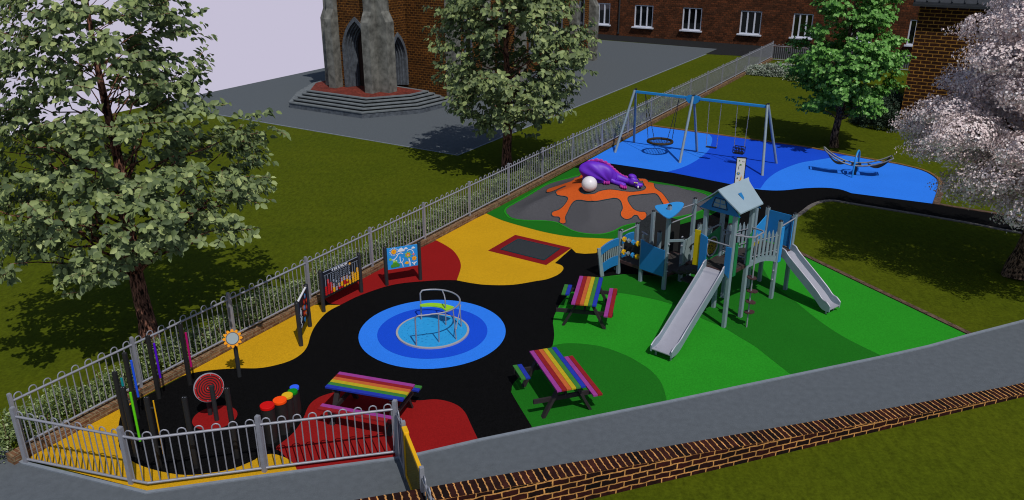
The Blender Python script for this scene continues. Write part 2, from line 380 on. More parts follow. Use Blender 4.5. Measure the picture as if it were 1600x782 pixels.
mxs=N.new('ShaderNodeMixShader'); L.new(mr.outputs['Result'],mxs.inputs['Fac']); L.new(haze.outputs[0],mxs.inputs[1]); L.new(bg.outputs[0],mxs.inputs[2])
L.new(mxs.outputs[0],N['World Output'].inputs['Surface'])
sc.cycles.filter_width=1.1; sc.view_settings.view_transform='Standard'; sc.view_settings.look='None'; sc.view_settings.exposure=0
# ================================================================ site axes (the place is laid out on one square grid)
AZ=30.85
a=Vector((math.sin(R(AZ+90)),math.cos(R(AZ+90)),0)); b=Vector((math.sin(R(AZ)),math.cos(R(AZ)),0))
F0=at(45,716)
def FT(t,off=0,z=0): return Vector((F0.x,F0.y,z))+b*t+a*off
UVA=-R(AZ)
# ---------------------------------------------------------------- ground sheets
e0=at(0,215); e1d=(at(513,105.5)-e0).normalized()
lawn=[e0-e1d*62,e0+e1d*70,Vector((95,80,0)),Vector((95,-25,0)),Vector((-20,-25,0))]
sheet('lawn',lawn,0,'grass')
pr=(at(1120,77.5)-at(715,243)).normalized()
pl0=at(715,243); 
ku=(at(242,163)-pl0).normalized()
plaza=[pl0,pl0+ku*((at(242,163)-pl0).length), at(242,163)+e1d*55, at(1121,76.9)-a*14, at(1121,76.9)]
sheet('plaza',plaza,.004,'paving')
ribbon('plaza_edging',[at(242,163),pl0,at(1103,85)],-.06,.02,0,.02,'kerb')
B0=at(941,54)
def BW(s,t=0,z=0): return Vector((B0.x,B0.y,z))+a*s+b*t
sheet('tarmac_strip',[BW(-14),BW(40),BW(40,-4.4),at(1173.5,88.7),at(1103,85),at(1121,76.9)+Vector((0,0,0)),at(941,62)-a*10],.008,'tarmac')
# ---------------------------------------------------------------- play surface
G_=lambda L_: [at(x,y) for x,y in L_]
arcL=[(1016,198),(1114,211),(1256,230.5),(1324,244)]
blueR=[(1402,257.5),(1440,267),(1460.6,278),(1466,287.5),(1464,299),(1457,319)]
kerbL=[(38.6,722.5),(229.7,769),(400,745),(617,716),(655.4,709),(750,687),(833,670),(1042,628),(1236,587),(1375,558),(1450,541),(1511,524)]
grassC=[(1246,397),(1186,368)]
crn=[(1243,337),(1262,323),(1275,317),(1287,314),(1304,313.5),(1330,318),(1417,332),(1517,349),(1578,361),(1700,381)]
black=G_([(42,719)])+G_(kerbL[1:])+G_(grassC)+G_(crn)+G_([(1700,357),(1600,342),(1491,325),(1457,319)])+G_(blueR[::-1][1:])+G_(arcL[::-1])
sheet('black_play_surface',black,.008,'black')
zt=.008
def surf(n,L_,m,k): return sheet(n,L_,zt+.004*k,m)
# blue
bb=[(919,251),(1050,270.6),(1170,294),(1200,298),(1226,298),(1256,295),(1286,294),(1312,296.5),(1330,302.6),(1457,319)]
surf('light_blue_play_surface',G_([(1016,198)])+G_(arcL[1:])+spline(G_(blueR),4,False)+G_([(1330,302.6)])+spline(G_(bb[1:-1]),4,False)[::-1]+G_([(919,251)]),'blue',1)
dbl=spline(G_([(1108,210.3),(1112.5,216),(1112,224),(1106,237),(1087.5,252),(1065,263),(1042.5,269.4)]),5,False)
dbr=spline(G_([(1188,295.5),(1200,280),(1219,267),(1249,255.6),(1275,251),(1300,247),(1323,244)]),5,False)
surf('dark_blue_play_surface',dbl+G_([(1050,270.6),(1170,294)])+dbr+G_([(1256,230.5),(1160,217)]),'dblue',2)
# yellow left
circ=[(185,696),(185,672),(189,650),(201,636),(216,625),(247,603.6),(293.5,586),(328,579.6),(370.7,576.5),(400,576.5),(425,573),(452.6,565),(471,554),(480.5,541.5),(485,526),(492,511),(506.5,493),(519,484),(532,477.6)]
yl=G_([(46,716)])+spline(G_([(185,696),(193,712),(216,727),(251,738),(289.6,743.7),(328,740.6),(367,733),(400,719)]),4,False)+spline(G_([(400,718),(412,712.5),(428,711),(446,716.5),(459,726),(464,736)]),4,False)+G_([(400,744),(229.7,768),(44,720)])
yl2=[FT(-.15)]+spline(G_(circ),4,False)+[at(532,477.6),FT(7.3)]
surf('yellow_play_surface',yl2,'yellow',1)
surf('yellow_play_surface',G_([(46,716),(186,692)])+yl[2:],'yellow',2)
ry=spline(G_([(681.7,376.6),(695.7,384),(708.5,393),(717.5,406),(720,419),(713.7,439)]),5,False)
rb=spline(G_([(713.7,439),(690.6,438.8),(670,440),(634,443),(606,448),(578,457),(555,466),(532,477.6)]),4,False)
surf('red_play_surface',ry+rb+G_([(514,475),(508,469),(505,462)]),'red',2)
yb=spline(G_([(714,439),(735,443),(760,446),(800,446),(838,440),(855,437),(872,430),(880,422),(878,416),(867,412)]),4,False)
surf('yellow_play_surface',G_([(676,374),(681.7,376.6)])+ry+yb+G_([(893,389),(900,396),(914,397.5),(930,396.5),(975,377),(961.6,374),(893.6,371),(821,356),(784,345),(760,334.5)]),'yellow',1)
surf('trampoline_surround',G_([(762.4,392.7),(805,368),(892.9,388.4),(853.5,415.3)]),'tramp_red',2)
# red by the picnic table
r2=spline(G_([(462,734),(440,708),(431,701),(449.5,685.5),(462,673),(474,654.6),(482,636),(493,625),(508,618),(530,613),(570,611),(610,618),(648,626.5),(678.6,625),(698.7,628),(715.8,635),(727,646),(737,667),(747,687.8)]),4,False)
surf('red_play_surface',r2+G_([(655,708.5),(617,715.5),(464,736)]),'red',1)
def disc_sheet(n,c,r,z,m,r0=0):
    return sheet(n,[c+Vector((math.cos(t*math.tau/64)*r,math.sin(t*math.tau/64)*r,0)) for t in range(64)],z,m)
c=at(336,653.5); rr=(at(369.5,653)-at(302.5,653)).length/2
disc_sheet('red_play_surface',c,rr,zt+.004,'red')
RC=(at(565,521.5)+at(786,521.5))/2; RC.y=(at(675,469.5).y+at(675,577.5).y)/2
disc_sheet('light_blue_play_surface',RC,(at(675,469.5).y-at(675,577.5).y)/2,zt+.004,'blue')
disc_sheet('dark_blue_play_surface',RC,(at(675,482).y-at(675,563).y)/2,zt+.008,'dblue')
# green
gl=spline(G_([(832,669),(801.5,618.6),(799.5,611.5),(804,598),(830,575),(858,552),(865.5,530),(865,512),(864,504),(868,489.6),(880,470),(900,452),(925,439),(943.7,433.5),(980,429)]),4,False)
surf('green_play_surface',gl+G_([(1040,433),(1075,424),(1110,400),(1186,368),(1246,397),(1511,524),(1450,541),(1375,558),(1236,587),(1042,628),(834,669.5)]),'green',1)
arc1=spline(G_([(868,489.6),(905,466),(955,458),(1010,466),(1053.8,478),(1097.5,498.8),(1131.5,513.4),(1155.8,528),(1180,542.6),(1202,560),(1236,586.5)]),4,False)
arc3=spline(G_([(1378,557.5),(1319,528),(1277.5,500.5),(1240,470),(1210,447),(1196,427),(1187,407),(1180,386)]),4,False)
surf('dark_green_play_surface',arc1+arc3+G_([(1178,372),(1110,401),(1075,425),(1040,433.5),(980,429.5)])+spline(G_([(960,432),(943.7,434),(925,440),(900,453),(882,469)]),4,False),'dgreen',2)
arc2=spline(G_([(862.5,541.6),(880,538),(905,538),(941,543),(977,556),(1000,568.5),(1019,582),(1034,601),(1042,627.5)]),4,False)
surf('dark_green_play_surface',arc2+G_([(834,669)])+gl[:32][0:1]+spline(G_([(832,668.5),(802,618.6),(800,611.5),(804.5,598),(830,575.5),(857,553.5)]),4,False),'dgreen',2)
# ring of green round the mound
gr=spline(G_([(760,334.5),(784,345),(821,356),(857,365),(893.6,371),(930,373),(961.6,374),(1000,370),(1040,358),(1090,344),(1118,333),(1126,320),(1111,302),(1050,289),(1000,281),(950,272),(920,267),(898,262.8)]),4,False)
surf('dark_green_play_surface',gr,'dgreen',2)
# kerbs and edgings
kp=G_([(-260,626),(-100,665),(0,698)]+kerbL+[(1600,501),(1760,461),(2000,398)])
# left stretch bends: photo shows the path edge running in from the left
ribbon('path_kerb',kp,-.07,.0,0,.03,'kerb')
pathp=kp+[Vector((22,18.3,0)),Vector((2.19,11.35,0))+Vector((-.33,.945,0))*.2+Vector((.945,.328,0))*8.7,Vector((2.19,11.35,0))+Vector((-.33,.945,0))*.2,Vector((2.19,11.35,0))+Vector((-.33,.945,0))*.2-Vector((.945,.328,0))*9,Vector((-16,5,0)),Vector((-22,9,0))]
sheet('footpath',pathp,.004,'path')
M['edgegrey']=mat('grey_brown_edging',(98,92,88),.9,var=.15,scale=9,bump=.2)
ribbon('block_edging',G_([(1511,524),(1246,397),(1186,368)]),-.02,-.16,0,.03,'edging',uvaz=0)
ribbon('block_edging',spline(G_([(1186,368)]+crn),3,False),-.0,-.14,0,.03,'edgegrey')
M['timber']=mat('timber_edging',(126,92,44),.9,var=.25,scale=8)
ribbon('timber_edging',G_([(1013,197),(1114,211),(1256,230.5),(1324,244)])+spline(G_(blueR[:-1]),3,False)[0:12],.0,.1,0,.05,'timber')
ribbon('block_edging',spline(G_(blueR),4,False)[8:],.0,.22,0,.03,'edging',uvaz=0)
ribbon('block_edging',G_([(1457,319),(1491,325),(1600,342),(1700,357)]),.0,.14,0,.028,'edging',uvaz=0)
# ---------------------------------------------------------------- mound
z11=lambda L_: zm(L_,4.117,760,230)
mo=z11([(130,440),(118,420),(130,395),(180,365),(260,320),(350,265),(410,235),(520,205),(620,180)])+[(940,275),(985,282),(1034,291),(1075,297),(1100,303),(1112,312),(1106,325),(1090,333),(1066,339)]+z11([(1080,480),(960,495),(880,515),(820,545),(740,565),(640,562),(560,545),(500,515),(450,490),(380,480),(220,475),(150,460)])
MO=spline(G_(mo),5,True)
MP=[(p.x,p.y) for p in MO]
MPa=np.array(MP); MPb=np.roll(MPa,-1,axis=0)
def mdist(x,y):
    p=np.array([x,y]); d=MPb-MPa; t=np.clip(((p-MPa)*d).sum(1)/(d*d).sum(1),0,1); q=MPa+d*t[:,None]
    dist=math.sqrt((((p-q)**2).sum(1)).min())
    ins=False
    for (x1,y1),(x2,y2) in zip(MPa,MPb):
        if (y1>y)!=(y2>y) and x<(x2-x1)*(y-y1)/(y2-y1)+x1: ins=not ins
    return dist if ins else -dist
MC=at(950,300,.6)
def mh(x,y):
    d=mdist(x,y)
    if d<=0: return 0.0
    t=min(1,d/1.9); h=.62*(t*t*(3-2*t))
    h+=.10*math.exp(-((x-MC.x+.3)**2+(y-MC.y)**2)/1.6)*t
    h+=.05*math.sin(x*2.1+1)*math.sin(y*1.7+.5)*t
    return h
def gm(px,py,add=0):
    z=.3
    for _ in range(24):
        p=at(px,py,z); z=.6*z+.4*(mh(p.x,p.y)+add)
    return at(px,py,z)
def drape(name,poly,step,lift,m,kind='structure'):
    bm=bmesh.new(); vs=[bm.verts.new((p[0],p[1],0)) for p in poly]; f=bm.faces.new(vs)
    if f.normal.z<0 or f.calc_area()<0: pass
    bm.normal_update()
    if f.normal.z<0: f.normal_flip()
    xs=[p[0] for p in poly]; ys=[p[1] for p in poly]
    bmesh.ops.triangulate(bm,faces=bm.faces)
    x=min(xs)+step
    while x<max(xs): bmesh.ops.bisect_plane(bm,geom=bm.verts[:]+bm.edges[:]+bm.faces[:],plane_co=(x,0,0),plane_no=(1,0,0)); x+=step
    y=min(ys)+step
    while y<max(ys): bmesh.ops.bisect_plane(bm,geom=bm.verts[:]+bm.edges[:]+bm.faces[:],plane_co=(0,y,0),plane_no=(0,1,0)); y+=step
    for v in bm.verts: v.co.z=mh(v.co.x,v.co.y)+lift
    for f in bm.faces: f.smooth=True
    me=bpy.data.meshes.new(name); bm.to_mesh(me); bm.free(); me.materials.append(M[m])
    o=bpy.data.objects.new(name,me); COL.objects.link(o); o['kind']=kind; return o
drape('grey_play_mound',MP,.14,.014,'grey')
og=[(455,285),(449,305),(470,318),(500,322),(520,330),(520,348),(500,378),(470,405),(430,420),(418,437),(432,453),(462,455),(473,468),(468,488),(490,499),(512,490),(509,455),(525,420),(545,378),(570,352),(605,347),(680,353),(760,345),(820,335),(852,342),(868,365),(875,400),(862,430),(870,455),(900,471),(932,463),(950,446),(972,447),(982,465),(1002,477),(1024,465),(1032,440),(1018,422),(985,420),(950,405),(925,375),(910,345),(918,323),(960,315),(1030,308),(1085,305),(1110,325),(1135,370),(1165,400),(1200,400),(1165,345),(1130,300),(1095,275),(1078,245),(1040,222),(990,208),(965,206),(985,222),(1010,240),(1025,262),(1008,282),(940,292),(880,288),(830,280),(780,278),(720,290),(690,305),(640,308),(607,296),(602,275),(620,258),(625,215),(640,180),(600,190),(560,215),(500,240),(440,260),(392,277),(388,297),(430,287),(500,256),(505,262)]
ogp=spline([gm(*p) for p in z11(og)],3,True)
OG=[(p.x,p.y) for p in ogp]
drape('orange_play_surface',OG,.14,.026,'orange')
def ribbon_drape(name,P,wd,lift,m):
    A=offs(P,-wd,True); B=offs(P,wd,True); mb=MB(); k=len(A); vs=[]
    for p,q in zip(A,B): vs+=[(p.x,p.y,mh(p.x,p.y)+lift),(q.x,q.y,mh(q.x,q.y)+lift)]
    mb.add(vs,[(i*2,((i+1)%k)*2,((i+1)%k)*2+1,i*2+1) for i in range(k)])
    o=mb.build(name,m); o['kind']='structure'
ribbon_drape('teal_line',OG,.014,.032,'teal')
bgr=MP
A=offs(MP,-.03,True)
ribbon('bright_green_line',MP,-.03,.02,zt+.01,zt+.02,'green',closed=True)
# ---------------------------------------------------------------- trampoline
TR=G_([(782.6,391),(809.8,374.8),(874.6,389.8),(849.9,407.8)])
tr=thing('sunken_trampoline',sum(TR,Vector())/4,'dark rectangular sunken trampoline mat in a dark red surround on the yellow surface','trampoline')
mb=MB(); mb.prism([p+Vector((0,0,.012)) for p in TR],(0,0,.012)); mb.build('mat',"tramp",tr)
cT=sum(TR,Vector())/4
mb=MB(); 
for i in range(4):
    p,q=TR[i],TR[(i+1)%4]; mb.bar(p+Vector((0,0,.022)),q+Vector((0,0,.022)),.035,.016)
mb.build('frame','teal',tr)
# ================================================================ walls
fw=thing('low_brick_wall',FT(0),'low brown brick wall carrying the railing beside the hedge','wall')
mb=MB(); c0,c1=FT(-.25,-.12),FT(52.2,-.12)
mb.bar(c0+Vector((0,0,.085)),c1+Vector((0,0,.085)),.22,.17); mb.build('brickwork','dwarf_brick',fw,uvaz=UVA)
# front wall: height falls from left to right
d=Vector((6.28,2.18,0)).normalized(); n_=Vector((-d.y,d.x,0))
w0=Vector((2.19,11.35,0))
def wh(t): return max(.07,.5-.054*t)
ts=[-9,-6,-3,0,3,6,8.7,12,18]
wt=thing('front_brick_wall',w0,'dark brick wall with yellow mortar and brick-on-edge coping across the foreground lawn','wall')
az_w=math.atan2(d.y,d.x)
mb=MB(); mt=MB()
for i in range(len(ts)-1):
    p,q=w0+d*ts[i],w0+d*ts[i+1]; h0,h1=wh(ts[i]),wh(ts[i+1]); ct=.10
    for (k,z0a,z1a,z0b,z1b,o0,o1) in ((mb,-.1,h0-.012,-.1,h1-.012,.0,.335),):
        vs=[p+n_*o0+Vector((0,0,z0a)),q+n_*o0+Vector((0,0,z0b)),q+n_*o1+Vector((0,0,z0b)),p+n_*o1+Vector((0,0,z0a)),
            p+n_*o0+Vector((0,0,z1a)),q+n_*o0+Vector((0,0,z1b)),q+n_*o1+Vector((0,0,z1b)),p+n_*o1+Vector((0,0,z1a))]
        k.add(vs,[(0,3,2,1),(4,5,6,7),(0,1,5,4),(1,2,6,5),(2,3,7,6),(3,0,4,7)])
    o0,o1=.004,.331
    vs=[p+n_*o0+Vector((0,0,h0-.012)),q+n_*o0+Vector((0,0,h1-.012)),q+n_*o1+Vector((0,0,h1-.012)),p+n_*o1+Vector((0,0,h0-.012)),
        p+n_*o0+Vector((0,0,h0+.004)),q+n_*o0+Vector((0,0,h1+.004)),q+n_*o1+Vector((0,0,h1+.004)),p+n_*o1+Vector((0,0,h0+.004))]
    mt.add(vs,[(0,3,2,1),(4,5,6,7),(0,1,5,4),(1,2,6,5),(2,3,7,6),(3,0,4,7)])
mb.build('brickwork','wall_brick',wt,uvaz=az_w); co_=mt.build('coping','wall_top',wt,uvaz=az_w)
for l_ in co_.data.uv_layers[0].data: l_.uv=(l_.uv[0],l_.uv[1]+.12-((n_.dot(w0))%.6)) 
# ================================================================ railings
HP=.2595
def bow_panel(p0,p1,parent,zb=0,post0=True,post1=True,first=True):
    p0,p1=Vector(p0),Vector(p1); p0.z=p1.z=zb; v=p1-p0; l=v.length; v.normalize()
    n=max(1,int(round(l/HP))); s=l/n; r=s*.25
    mb=MB()
    for i in range(n):
        c=p0+v*(s*(i+.5)); pts=[c-v*r+Vector((0,0,.07)),c-v*r+Vector((0,0,1.04))]
        for k in range(1,6):
            t=math.pi*(1-k/6); pts.append(c+v*(r*math.cos(t))+Vector((0,0,1.04+r*math.sin(t))))
        pts+=[c+v*r+Vector((0,0,1.04)),c+v*r+Vector((0,0,.07))]
        mb.tube(pts,.0115,6)
    o=mb.build('bow_bars','steel',parent,smooth=50)
    for z in (.09,.985):
        m2=MB(); m2.tube([p0+Vector((0,0,z)),p1+Vector((0,0,z))],.024,8); m2.build('rail','steel',parent,smooth=50)
def rail_post(p,parent,zb=0,h=1.12,az=0,w=.06):
    mb=MB(); p=Vector(p); mb.box((p.x,p.y,zb+h/2),(w,w,h),az); mb.box((p.x,p.y,zb+h+.004),(w*.8,w*.8,.012),az); return mb.build('post','steel',parent)
lf=thing('bow_top_railing',FT(0),'long grey bow-top railing on the low brick wall in front of the hedge','railing','grey bow-top railings')
tp=[0]; 
while tp[-1]<21: tp.append(tp[-1]+2.42)
while tp[-1]<50: tp.append(tp[-1]+2.73)
tp[-1]=52.1
for i,t in enumerate(tp):
    rail_post(FT(t,-.1),lf,.17,1.14,UVA)
    if i: bow_panel(FT(tp[i-1],-.1),FT(t,-.1),lf,.17)
ff=thing('bow_top_railing',at(206,757),'short grey bow-top railing in front of the yellow and black patch at the path','railing','grey bow-top railings')
fA=FT(-.1,.12); fB=at(206,757); fC=at(232,762); fD=at(414,738); fE=at(622,712)
for p,q in ((fA,fB),(fB,fC),(fC,fD),(fD,fE)): bow_panel(p,q,ff)
for p in (fA,fB,fD,fE): rail_post(p,ff,0,1.16,R(-15),.075)
bk=thing('bow_top_railing',FT(52.2),'distant grey bow-top railing along the tarmac below the back building windows','railing','grey bow-top railings')
bkc=FT(52.1,-.1); 
for i in range(7):
    if i: bow_panel(bkc+a*(2.4*(i-1)),bkc+a*(2.4*i),bk,.0); rail_post(bkc+a*(2.4*i),bk,.0,1.14,UVA)
# gate
gt=thing('path_gate',at(622,712),'yellow framed perforated gate standing across the footpath by the railing end','gate')
ga=Vector((-2.03,12.16,0)); gb=Vector((-1.84,11.62,0)); gc=Vector((-1.40,10.38,0)); gd=Vector((-1.1,9.55,0)); gz=(gb-ga).normalized()
gd2=(gc-gb).normalized()
for p in (gb,gc): 
    mb=MB(); mb.box((p.x,p.y,.58),(.07,.07,1.16),math.atan2(gd2.y,gd2.x)); mb.build('post','steel',gt)
def perf(p,q,z0,z1,m,name,parent,th=.006,nh=14,nv=20,gap=.4):
    """perforated sheet: crossing strips leaving square holes"""
    mb=MB(); v=(q-p); l=v.length; v.normalize(); sx=l/nh; sz=(z1-z0)/nv
    for i in range(nh+1):
        c=p+v*(sx*i); mb.bar(c+Vector((0,0,z0)),c+Vector((0,0,z1)),sx*(1-gap),th,up=v.cross(Vector((0,0,1))))
    for k in range(nv+1):
        z=z0+sz*k; mb.bar(p+Vector((0,0,z)),q+Vector((0,0,z)),th*.7,sz*(1-gap))
    return mb.build(name,m,parent)
perf(ga+gz*.06,gb-gz*.06,.1,1.0,'navy','mesh_panel',gt,nh=8,nv=24)
perf(gb+gd2*.1,gc-gd2*.1,.14,1.02,'dyellow','mesh_panel',gt,nh=22,nv=26)
mb=MB()
mb.bar(gb+gd2*.05+Vector((0,0,1.05)),gc-gd2*.05+Vector((0,0,1.05)),.06,.07)
mb.bar(gb+gd2*.05+Vector((0,0,.1)),gc-gd2*.05+Vector((0,0,.1)),.05,.06)
mb.bar(gb+gd2*.075+Vector((0,0,.1)),gb+gd2*.075+Vector((0,0,1.05)),.05,.04)
mb.bar(gc-gd2*.075+Vector((0,0,.1)),gc-gd2*.075+Vector((0,0,1.05)),.05,.04)
mb.build('gate_frame','gyellow',gt,bev=.006)
mb=MB(); mb.box(gb+gd2*.16+Vector((0,0,1.075)),(.2,.09,.06),math.atan2(gd2.y,gd2.x)); mb.build('latch_cover','gyellow',gt,bev=.01)
mb=MB(); mb.bar(gb+gd2*.42+Vector((.045,.02,.3)),gc-gd2*.1+Vector((.045,.02,.04)),.04,.05); mb.build('brace','gyellow',gt)
bow_panel(ga+gz*.02,gb-gz*.02,gt); bow_panel(gc+gd2*.04,gd,gt)
# ================================================================ church
K=Vector((-6.72,41.86,0))
def KK(s,t,z=0): return Vector((K.x,K.y,z))+a*s+b*t
ch=thing('church',KK(0,0),'brown brick church with grey stone buttresses and pointed stone arches above round steps','church')
DZ=.8
def inset(poly,d):
    k=len(poly); out=[]
    for i in range(k):
        p0,p1,p2=[Vector(poly[(i+j)%k]) for j in (-1,0,1)]
        d1=(p1-p0).normalized(); d2=(p2-p1).normalized(); n1=Vector((-d1.y,d1.x))*d; n2=Vector((-d2.y,d2.x))*d
        A1=p0+n1; A2=p1+n2; cr=d1.x*d2.y-d1.y*d2.x; tt=((A2-A1).x*d2.y-(A2-A1).y*d2.x)/cr; out.append(A1+d1*tt)
    return out
base=[(-4.0,-2.6),(.85,-2.6),(2.62,-.2),(2.9,2.2),(-5.9,3.0),(-5.6,-.35)]
z0=0
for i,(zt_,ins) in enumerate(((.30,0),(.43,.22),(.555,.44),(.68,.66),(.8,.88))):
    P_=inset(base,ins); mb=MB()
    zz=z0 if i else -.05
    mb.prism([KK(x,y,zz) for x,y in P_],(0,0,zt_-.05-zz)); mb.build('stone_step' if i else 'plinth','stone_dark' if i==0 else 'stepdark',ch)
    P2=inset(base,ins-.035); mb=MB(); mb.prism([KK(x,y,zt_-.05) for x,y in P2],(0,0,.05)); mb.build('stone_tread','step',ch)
    z0=zt_
P_=inset(base,1.05); mb=MB(); mb.prism([KK(x,y,.8) for x,y in P_],(0,0,.004)); mb.build('brick_floor','redtile',ch,uvaz=UVA)
def arch_prof(w,sp,ap,n=10):
    """half outline of a pointed arch, from left foot up to the apex then down to the right foot"""
    h=ap-sp; hw=w/2; rr=(hw*hw+h*h)/(2*hw)
    L_=[]; cx=-hw+rr
    a1=math.atan2(h,-cx)
    for i in range(n+1):
        t=math.pi+(a1-math.pi)*i/n; L_.append((cx+rr*math.cos(t),sp+rr*math.sin(t)))
    return [(-hw,0)]+L_+[(-x,y) for x,y in L_[::-1][1:]]+[(hw,0)]
def wall_arch(o,ux,un,s0,s1,top,c,w,sp,ap,depth,parent,bm_):
    """wall slab in plane (ux, z) starting at o, with a doorway notch; un points INTO the building"""
    pr=arch_prof(w,sp,ap)
    poly=[(s0,0)]+[(c+x,y) for x,y in pr]+[(s1,0),(s1,top),(s0,top)]
    mb=MB(); mb.prism([o+ux*x+Vector((0,0,DZ+y)) for x,y in poly],un*depth); mb.build('wall',bm_,parent,uvaz=UVA)
    orders=5; dw=.34/orders; dd=.62/orders
    for i in range(orders):
        k0,k1=i*dw,(i+1)*dw
        A_=arch_prof(w-2*k0+(.16 if i==0 else 0),sp,ap-k0*1.5+(.12 if i==0 else 0)); B_=arch_prof(w-2*k1,sp,ap-k1*1.5)
        poly=[(c+x,y) for x,y in A_]+[(c+x,y) for x,y in B_[::-1]]
        mb=MB(); st=-.04 if i==0 else .02+i*dd
        mb.prism([o+ux*x+un*st+Vector((0,0,DZ+y+.005)) for x,y in poly],un*(dd*1.5)); mb.build('arch_moulding','stone_dark',parent)
    mb=MB(); pr=arch_prof(w-.6,sp,ap-.45); mb.prism([o+ux*(c+x)+un*.72+Vector((0,0,DZ+y)) for x,y in pr],un*.1); mb.build('door','door_wood',parent)
M['door_wood']=mat('dark_door_timber',(40,24,16),.8,var=.3,scale=10)
wall_arch(KK(0,0),a,b,-3.05,0,12,-1.47,1.75,1.85,3.52,.8,ch,'church_brick')
wall_arch(KK(0,.8),b,-a,0,1.45,12,.72,1.3,1.3,2.7,.8,ch,'church_brick')
# (remaining shells)
mb=MB()
mb.prism([KK(-3.05,.8,0),KK(-2.3,.8,0),KK(-2.3,7,0),KK(-3.05,7,0)],(0,0,12))
mb.prism([KK(-.8,2.25,0),KK(2.5,2.25,0),KK(2.5,19.6,0),KK(-.8,19.6,0)],(0,0,9.5))
mb.prism([KK(-2.3,6.2,0),KK(-.8,6.2,0),KK(-.8,7,0),KK(-2.3,7,0)],(0,0,12))
mb.build('wall','church_brick',ch,uvaz=UVA)
mb=MB(); mb.prism([KK(-3.3,-.3,12),KK(.3,-.3,12),KK(.3,7.2,12),KK(-3.3,7.2,12)],(0,0,.3))
mb.prism([KK(-.8,2.0,9.5),KK(2.9,2.0,9.5),KK(2.9,19.9,9.5),KK(-.8,19.9,9.5)],(0,0,.3)); mb.build('roof','tile',ch)
def buttress(s0,s1,t0,t1,side,zb,hs=4.0,top=9.2,parent=ch):
    """stone buttress; side = 's+','t-' or 's-' is the projecting end, which steps back above the weathering"""
    mb=MB(); k=.26
    def ring(s0,s1,t0,t1,z): return [KK(s0,t0,z),KK(s1,t0,z),KK(s1,t1,z),KK(s0,t1,z)]
    r0=(s0,s1,t0,t1); e=dict(zip(('s-','s+','t-'),((s0+k,s1,t0,t1),(s0,s1-k,t0,t1),(s0,s1,t0+k,t1))))[side]
    levels=[(r0,zb),(r0,hs),(e,hs+.5),(e,top)]
    vs=[]
    for rr_,z in levels: vs+=ring(*rr_,z)
    fs=[(3,2,1,0)]
    for i in range(3):
        for j in range(4): fs.append((i*4+j,i*4+(j+1)%4,i*4+4+(j+1)%4,i*4+4+j))
    fs.append((12,13,14,15)); mb.add(vs,fs); return mb.build('buttress','stone',parent)
buttress(-.5,.0-.002,-.70,.0,'t-',DZ,4.3)
buttress(.0,.64,-.14,.48,'s+',DZ,4.3)
buttress(-3.08,-2.6,-.55,.0,'t-',DZ,4.3)
buttress(-3.7,-3.06,-.12,.45,'s-',DZ,4.3)
buttress(2.5,3.05,2.26,2.86,'s+',.0,4.3)
for t in (5.7,9.2,12.7,16.2): buttress(2.5,3.0,t,t+.55,'s+',0,3.6,8.6)
buttress(2.5,3.0,19.05,19.6,'s+',0,3.6,8.6); buttress(2.0,2.48,19.6,20.1,'s+',0,3.6,8.6)
mb=MB(); mb.prism([KK(2.5,2.8,0),KK(2.62,2.8,0),KK(2.62,19,0),KK(2.5,19,0)],(0,0,.35)); mb.build('plinth','stone_dark',ch)
for t in (4.3,7.75,11.25,14.75,17.9):
    fr=MB(); pr=arch_prof(.75,2.2,2.9); pi=arch_prof(.5,2.2,2.7)
    o=KK(2.5,t,1.6)
    fr.prism([o+b*x+Vector((0,0,y)) for x,y in pr]+[o+b*x+Vector((0,0,y)) for x,y in pi[::-1]],a*.06); f=fr.build('window','stone_dark',ch)
    s_=MB(); s_.box(o+a*.06+Vector((0,0,-.06)),(.2,.95,.12),UVA); s_.build('sill','stone_dark',f)
    p_=MB(); p_.prism([o+b*x+Vector((0,0,y)) for x,y in pi],a*.02); p_.build('pane','pane',f)
# ================================================================ back building
bd=thing('long_brick_building',BW(14),'long dark red brick building with white casement windows behind the lawn','building')
H_=8.0
def tS(px,py=60): # distance along the back wall under a pixel column
    o=B0; dx,dy=a.x,a.y; k=(px-800)/FPX
    # depth f=y*cos+(CH-z)*sin ; x=k*f with z~1.5
    f0=o.y*cc_+(CH-1.6)*ss_; return (k*f0-o.x)/(dx-k*dy*cc_)
wins=[(tS(926),tS(953))]+[(tS(x0),tS(x1)) for x0,x1 in ((991,1020),(1066,1096),(1156,1189),(1238,1269),(1330,1362),(1419,1452))]
x=wins[-1][1]+2.5
wins+= [(x,x+1.6),(x+4.2,x+5.8)]
zs,zh=.82,2.55
mb=MB(); prev=-14
for s0,s1 in wins+[(38,38)]:
    mb.prism([BW(prev),BW(s0),BW(s0,.35),BW(prev,.35)],(0,0,H_))
    if s0<38:
        mb.prism([BW(s0),BW(s1),BW(s1,.35),BW(s0,.35)],(0,0,zs))
        mb.prism([BW(s0,0,zh),BW(s1,0,zh),BW(s1,.35,zh),BW(s0,.35,zh)],(0,0,H_-zh))
    prev=s1
mb.build('wall','back_brick',bd,uvaz=UVA)
mb=MB(); mb.prism([BW(-14.2,-.4,H_),BW(38.2,-.4,H_),BW(38.2,4.5,H_+2.4),BW(-14.2,4.5,H_+2.4)],(0,0,.15)); mb.prism([BW(-14.2,-.35,H_-.25),BW(38.2,-.35,H_-.25),BW(38.2,-.1,H_-.25),BW(-14.2,-.1,H_-.25)],(0,0,.2)); mb.build('roof','tile',bd)
mb=MB(); mb.prism([BW(-14,6),BW(38,6),BW(38,6.3),BW(-14,6.3)],(0,0,H_)); mb.build('wall','back_brick',bd,uvaz=UVA)
